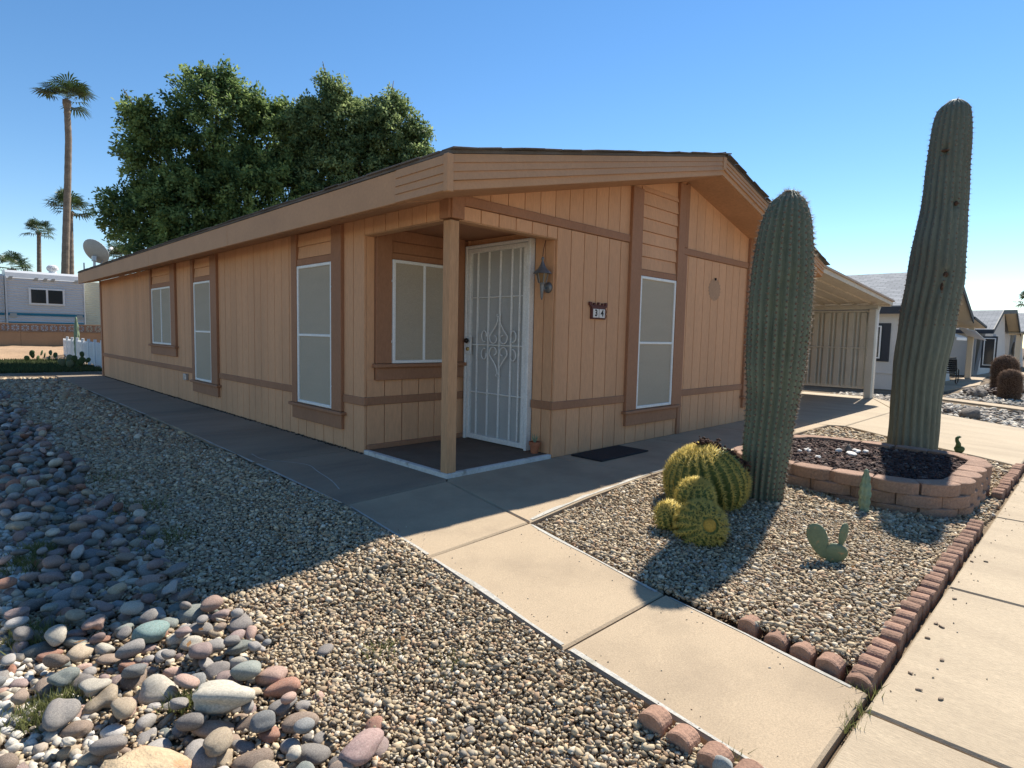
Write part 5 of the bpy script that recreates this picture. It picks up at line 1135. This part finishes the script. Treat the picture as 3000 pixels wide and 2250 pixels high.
MB().lathe([(.02, -.06), (.045, -.05), (.045, .045), (.025, .06)], tuple(lnb), 10, ax=tuple(-axd)).build('receiver', M['white_paint'], sd)
MB().tube([(-.43, 17.2, rtop(-.43) + .03), (-.43, 17.2, rtop(-.43) + .28)], .02, 6).build('vent_pipe', M['galv'], loc=(-.43, 17.2, rtop(-.43) + .03), label='thin metal vent pipe left of the satellite dish', cat='pipe')

# ================================================================== TREES
def leaf_cloud(name, parent, lobes, n_tips, per, spread, leaf, c0, c1, seed, mat, droop=.3, up=.0):
    rg = np.random.default_rng(seed); vol = np.array([l[3] * l[4] * l[5] for l in lobes]) ** (2 / 3); pk = rg.choice(len(lobes), n_tips, p=vol / vol.sum()); L = np.array(lobes)[pk]
    d = rg.normal(0, 1, (n_tips, 3)); d /= np.linalg.norm(d, axis=1)[:, None]; rr = rg.uniform(.72, 1.06, n_tips) ** 1.0
    tip = L[:, :3] + d * L[:, 3:6] * rr[:, None]
    # drop tips buried deep in another lobe
    inside = np.zeros(n_tips)
    for l in lobes: inside = np.maximum(inside, 1 - np.sqrt((((tip - np.array(l[:3])) / np.array(l[3:6])) ** 2).sum(1)))
    tip = tip[inside < .38]; d = d[inside < .38]; nt = len(tip)
    tone = rg.uniform(0, 1, nt) ** 1.6; out = d + np.array([0, 0, -droop]) * rg.uniform(0, 1.4, (nt, 1)) + np.array([0, 0, up])
    out /= np.linalg.norm(out, axis=1)[:, None]
    k = per; t = rg.uniform(0, 1, (nt, k)); base = tip[:, None] - out[:, None] * (spread * 1.1) * (1 - t)[..., None] + out[:, None] * spread * .3 * t[..., None] + rg.normal(0, spread * .34, (nt, k, 3)) * (1.15 - .75 * t)[..., None]
    N = nt * k; base = base.reshape(-1, 3); od = np.repeat(out, k, 0)
    ld = od * .7 + rg.normal(0, .6, (N, 3)) + np.array([0, 0, -.25]); ld /= np.linalg.norm(ld, axis=1)[:, None]
    nr = rg.normal(0, .55, (N, 3)) + np.array([0, 0, .8]) + od * .4; sd_ = np.cross(ld, nr); sd_ /= np.linalg.norm(sd_, axis=1)[:, None]; s = leaf * rg.uniform(.7, 1.3, N)[:, None]
    co = np.stack([base, base + ld * s * .5 + sd_ * s * .27, base + ld * s, base + ld * s * .5 - sd_ * s * .27], 1).reshape(-1, 3); q = np.arange(4 * N).reshape(-1, 4)
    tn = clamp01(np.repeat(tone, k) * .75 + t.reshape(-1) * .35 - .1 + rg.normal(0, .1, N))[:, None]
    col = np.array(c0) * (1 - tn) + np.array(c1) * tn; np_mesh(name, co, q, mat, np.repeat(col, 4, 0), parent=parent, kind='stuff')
def limbs(parent, base, top, lobes, r0, seed):
    rg = random.Random(seed); mb = MB(); b = Vector(base); t = Vector(top)
    mb.tube([b, b.lerp(t, .4) + Vector((.15, .1, 0)), t], [r0, r0 * .8, r0 * .55], 10)
    for l in lobes:
        e = Vector(l[:3]); s_ = b.lerp(t, rg.uniform(.55, 1.0)); m_ = s_.lerp(e, .5) + Vector((rg.uniform(-.4, .4), rg.uniform(-.4, .4), .3)); mb.tube([s_, m_, e, e + (e - m_) * .35], [r0 * .42, r0 * .26, r0 * .13, r0 * .04], 7)
    return mb
def tree(label, base, top, lobes, tips, per, spread, leaf, c0, c1, seed, r0=.35):
    root = empty('shade_tree', base, label, 'tree'); limbs(root, base, top, lobes, r0, seed).build('trunk', M['bark'], root, smooth=True)
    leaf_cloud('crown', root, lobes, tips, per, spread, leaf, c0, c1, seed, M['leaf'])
LA = [(6.0, 24.6, 10.6, 2.3, 2.2, 2.5), (4.2, 25.2, 8.8, 2.0, 2.0, 2.2), (7.9, 23.7, 10.2, 1.9, 2.0, 2.1), (2.9, 25.4, 6.3, 1.5, 1.5, 1.5), (4.6, 23.6, 6.6, 1.9, 1.8, 2.0), (6.6, 23., 7.4, 2.0, 1.9, 2.2), (8.2, 22.6, 7.4, 1.8, 1.8, 2.2), (4.0, 24.2, 4.8, 1.8, 1.7, 1.5), (6.3, 23.8, 5.4, 2.6, 2.0, 1.6), (5.9, 24.2, 12.2, 1.0, 1.0, 1.3), (3.0, 24.9, 10.4, .75, .8, 1.), (7.4, 23.7, 11.6, 1.2, 1.1, 1.0)]
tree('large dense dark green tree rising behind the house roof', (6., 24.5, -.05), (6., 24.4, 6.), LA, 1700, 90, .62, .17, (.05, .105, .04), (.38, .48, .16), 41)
LB = [(9.4, 22.6, 9.6, 1.5, 1.5, 1.8), (9.2, 22.5, 11.2, 1.1, 1.1, 1.1), (11.6, 21.4, 11.4, 1.3, 1.2, 1.2), (10.6, 21.9, 11.0, 1.6, 1.5, 1.9), (12.4, 20.8, 11.2, 1.5, 1.4, 1.7), (11.4, 21.5, 9.0, 2.1, 2.0, 2.0), (13.4, 20., 9.0, 1.5, 1.5, 2.0), (9.9, 21.8, 8.2, 1.5, 1.5, 2.0), (12.0, 20.8, 7.2, 2.4, 1.9, 2.0), (10.1, 21.8, 12.6, .8, .8, .9), (12.6, 20.6, 12.6, .8, .8, .7), (13.6, 19.9, 11.1, .7, .7, 1.2), (14., 19.6, 7.6, 1.2, 1.2, 1.5)]
tree('second lighter green tree overlapping it on the right', (11.6, 21.3, -.05), (11.6, 21.2, 6.), LB, 1700, 90, .58, .165, (.07, .125, .05), (.42, .50, .21), 42)

def palm(label, pts, r0, r1, crown_r, n_fr, seed, skirt=True):
    rg = random.Random(seed); root = empty('fan_palm', (pts[0][0], pts[0][1], -.05), label, 'palm tree', 'fan palms beyond the back wall'); P_ = [Vector(p) for p in pts]; path, rad = [], []
    K = 46
    for i in range(K + 1):
        t = i / K * (len(P_) - 1); j = min(int(t), len(P_) - 2); p = P_[j].lerp(P_[j + 1], t - j); path.append(p); u = i / K; rad.append((r0 * (1 - u) + r1 * u) * (1 + .05 * (i % 2)) * (1 + .35 * max(0, .06 - u) / .06) * (1.35 if u > .965 else 1))
    MB().tube(path, rad, 12).build('trunk', M['palm_trunk'], root, smooth=False)
    top = P_[-1]; V_, F_, Cc = [], [], []
    for k in range(n_fr):
        az = rg.uniform(0, 6.283); el = rg.uniform(-.3, 1.15) if k > n_fr * .25 else rg.uniform(.1, 1.3); L = crown_r * rg.uniform(.42, .58)
        d = Vector((math.cos(az) * math.cos(el), math.sin(az) * math.cos(el), math.sin(el))); hub = top + d * L; sidev = d.cross(Vector((0, 0, 1))).normalized(); upv = sidev.cross(d)
        n0 = len(V_); V_ += [top + sidev * .02, top - sidev * .02, hub]; F_.append((n0, n0 + 1, n0 + 2)); g0 = (.05, .075, .025); Cc += [(.14, .15, .06)] * 3
        nb_ = 15
        for b in range(nb_):
            a = (b / (nb_ - 1) - .5) * 3.6; bl = crown_r * .55 * (1 - .22 * abs(a) / 1.8) * rg.uniform(.9, 1.08); bd = (d * math.cos(a) + sidev * math.sin(a) + upv * .12).normalized(); m1 = hub + bd * bl * .6; e = hub + bd * bl + Vector((0, 0, -1)) * bl * rg.uniform(.18, .42)
            wv = bd.cross(upv).normalized() * crown_r * .028; n0 = len(V_); V_ += [hub, m1 + wv, e, m1 - wv]; F_.append((n0, n0 + 1, n0 + 2, n0 + 3)); s_ = rg.uniform(.7, 1.5); c = (.055 * s_, .088 * s_, .03 * s_) if el > -.45 else (.15 * s_, .12 * s_, .06 * s_); Cc += [c] * 4
    b_ = WL[root.name]; me = bpy.data.meshes.new('crown'); me.from_pydata([((p[0] - b_[0]) * S, (p[1] - b_[1]) * S, (p[2] - b_[2]) * S) for p in V_], [], F_); at = me.attributes.new('col', 'FLOAT_COLOR', 'POINT'); at.data.foreach_set('color', np.concatenate([np.array(Cc), np.ones((len(Cc), 1))], 1).astype(np.float32).ravel()); me.materials.append(M['palm_leaf'])
    o = bpy.data.objects.new('crown', me); link(o, root); o['kind'] = 'stuff'
palm('tallest fan palm with a long bare trunk at far left', [(3.7, 52.6, -.05), (3.93, 52.56, 5.67), (4.09, 52.53, 8.8), (4.29, 52.51, 12.33), (4.45, 52.48, 15.83), (4.43, 52.48, 18.7)], .27, .20, 2.2, 27, 51)
palm('shorter fan palm partly behind the tallest palm trunk', [(5.3, 60.4, -.05), (5.4, 60.4, 6.3), (5.5, 60.4, 11.6)], .28, .22, 2.2, 26, 52)
palm('small slim fan palm above the trailer roof', [(4.6, 74.6, -.05), (4.75, 74.6, 7.3), (4.85, 74.6, 11.2)], .22, .17, 1.7, 28, 53)
palm('low fan palm crown peeking over the trailer at left edge', [(1.7, 64.9, -.05), (1.76, 64.9, 6.5)], .3, .25, 1.8, 24, 54)
palm('fan palm tip peeking over the far eave beside the dish', [(9.9, 63.7, -.05), (9.93, 63.7, 8.2)], .3, .25, 2.0, 28, 55)
palm('distant fan palm beyond the last house at right edge', [(95., 2.4, -.05), (95., 2.4, 7.2)], .3, .25, 2.2, 26, 56)

# ================================================================== WEEDS, LITTER
def weeds(spots, seed, label):
    rg = np.random.default_rng(seed); co, cl = [], []
    for (x, y, r, n) in spots:
        px = x + rg.normal(0, r, n); py = y + rg.normal(0, r, n); h = rg.uniform(.02, .06, n); a = rg.uniform(0, 6.28, n); lean = rg.normal(0, .03, (n, 2)); z0 = gz(px, py) - .03; w = .004
        dv = np.stack([np.cos(a), np.sin(a), 0 * a], -1) * w; p0 = np.stack([px, py, z0], -1); e = p0 + np.stack([lean[:, 0], lean[:, 1], h + .02], -1)
        co.append(np.stack([p0 - dv, p0 + dv, e], 1).reshape(-1, 3)); c = np.array([.20, .21, .075]) * rg.uniform(.6, 1.3, (n, 1)); cl.append(np.repeat(c, 3, 0))
    co = np.concatenate(co); cl = np.concatenate(cl); np_mesh('weeds', co, np.arange(len(co)).reshape(-1, 3), M['grass'], cl, kind='stuff', label=label)
weeds([(-3.40, .577, .07, 260), (-3.5, .31, .08, 320), (-3.59, -.955, .07, 380), (-3.64, -1.77, .06, 300), (-3.56, -1.75, .05, 220), (-3.15, -2.08, .04, 140), (-2.65, .17, .1, 260), (-2.6, 1.2, .15, 200), (-2.75, 2.6, .2, 260), (-1.72, -3.95, .03, 80), (-.74, -4.20, .035, 50), (-1.1, -4.23, .03, 25), (-.95, -4.23, .03, 35), (-2.1, -2.7, .06, 60), (2.2, -3.6, .12, 100), (6.0, -3.6, .2, 160), (-2.3, -2.35, .05, 50)], 61, 'thin green weeds sprouting between stones')
n = 90; xx = rng.uniform(-3.6, 2.5, n); yy = np.where(xx < -1.8, rng.uniform(-2.4, 1., n), rng.uniform(-4., -1.7, n)); kk = (xx < -1.9) | (xx > -.3); xx, yy = xx[kk], yy[kk]
p0 = np.stack([xx, yy, gz(xx, yy) + .012 + BUMP(xx, yy)], -1); a = rng.uniform(0, 6.28, len(xx)); s = .03; d1 = np.stack([np.cos(a), np.sin(a), rng.normal(0, .3, len(a))], -1) * s; d2 = np.stack([-np.sin(a), np.cos(a), rng.normal(0, .3, len(a))], -1) * s * .4
co = np.stack([p0 - d1, p0 + d2, p0 + d1, p0 - d2], 1).reshape(-1, 3)
np_mesh('dry_leaves', co, np.arange(len(co)).reshape(-1, 4), M['grass'], np.repeat(np.array([[.28, .15, .06]]) * rng.uniform(.5, 1.4, (len(xx), 1)), 4, 0), kind='stuff', label='scattered dry brown leaves on the gravel')
# soil crumbs along the foot of the long wall
n = 900; yy = rng.uniform(1.7, 17., n); xx = -.02 - np.abs(rng.normal(0, .018, n)); stones('crumbs', np.stack([xx, yy, rng.uniform(0, .01, n)], -1), rng.uniform(.012, .035, n), np.tile([[.06, .05, .04]], (n, 1)), M['gravel'], 0, kind='stuff', label='dark soil crumbs along foot of the long wall')

# stray grit on the walk and driveway
n = 110; yy = rng.uniform(-4.1, -.3, n); e = rng.random(n) < .5; off = np.abs(rng.normal(0, .10, n)) + .02
xx = np.where(e, xlv(yy) + off, xrv(yy) - off); kk = (yy < -1.75) | e; xx, yy = xx[kk], yy[kk]
x2 = rng.uniform(-.2, 6.2, 50); y2 = yev(x2) + np.abs(rng.normal(0, .07, 50)) + .02; xx = np.concatenate([xx, x2]); yy = np.concatenate([yy, y2])
x3 = rng.uniform(-.7, 6.0, 50); y3 = -4.26 - np.abs(rng.normal(0, .10, 50)); xx = np.concatenate([xx, x3]); yy = np.concatenate([yy, y3])
zz = -0.12 * clamp01((-1.5 - yy) / 2.7) + .002; m_ = len(xx); cc = PAL_G[rng.choice(8, m_, p=WG)] * rng.uniform(.6, .95, (m_, 1))
stones('stray_grit', np.stack([xx, yy, zz], -1), rng.uniform(.005, .013, m_), cc, M['gravel'], 0, (.5, .8), .2, kind='stuff', label='fine grit scattered along the concrete edges')
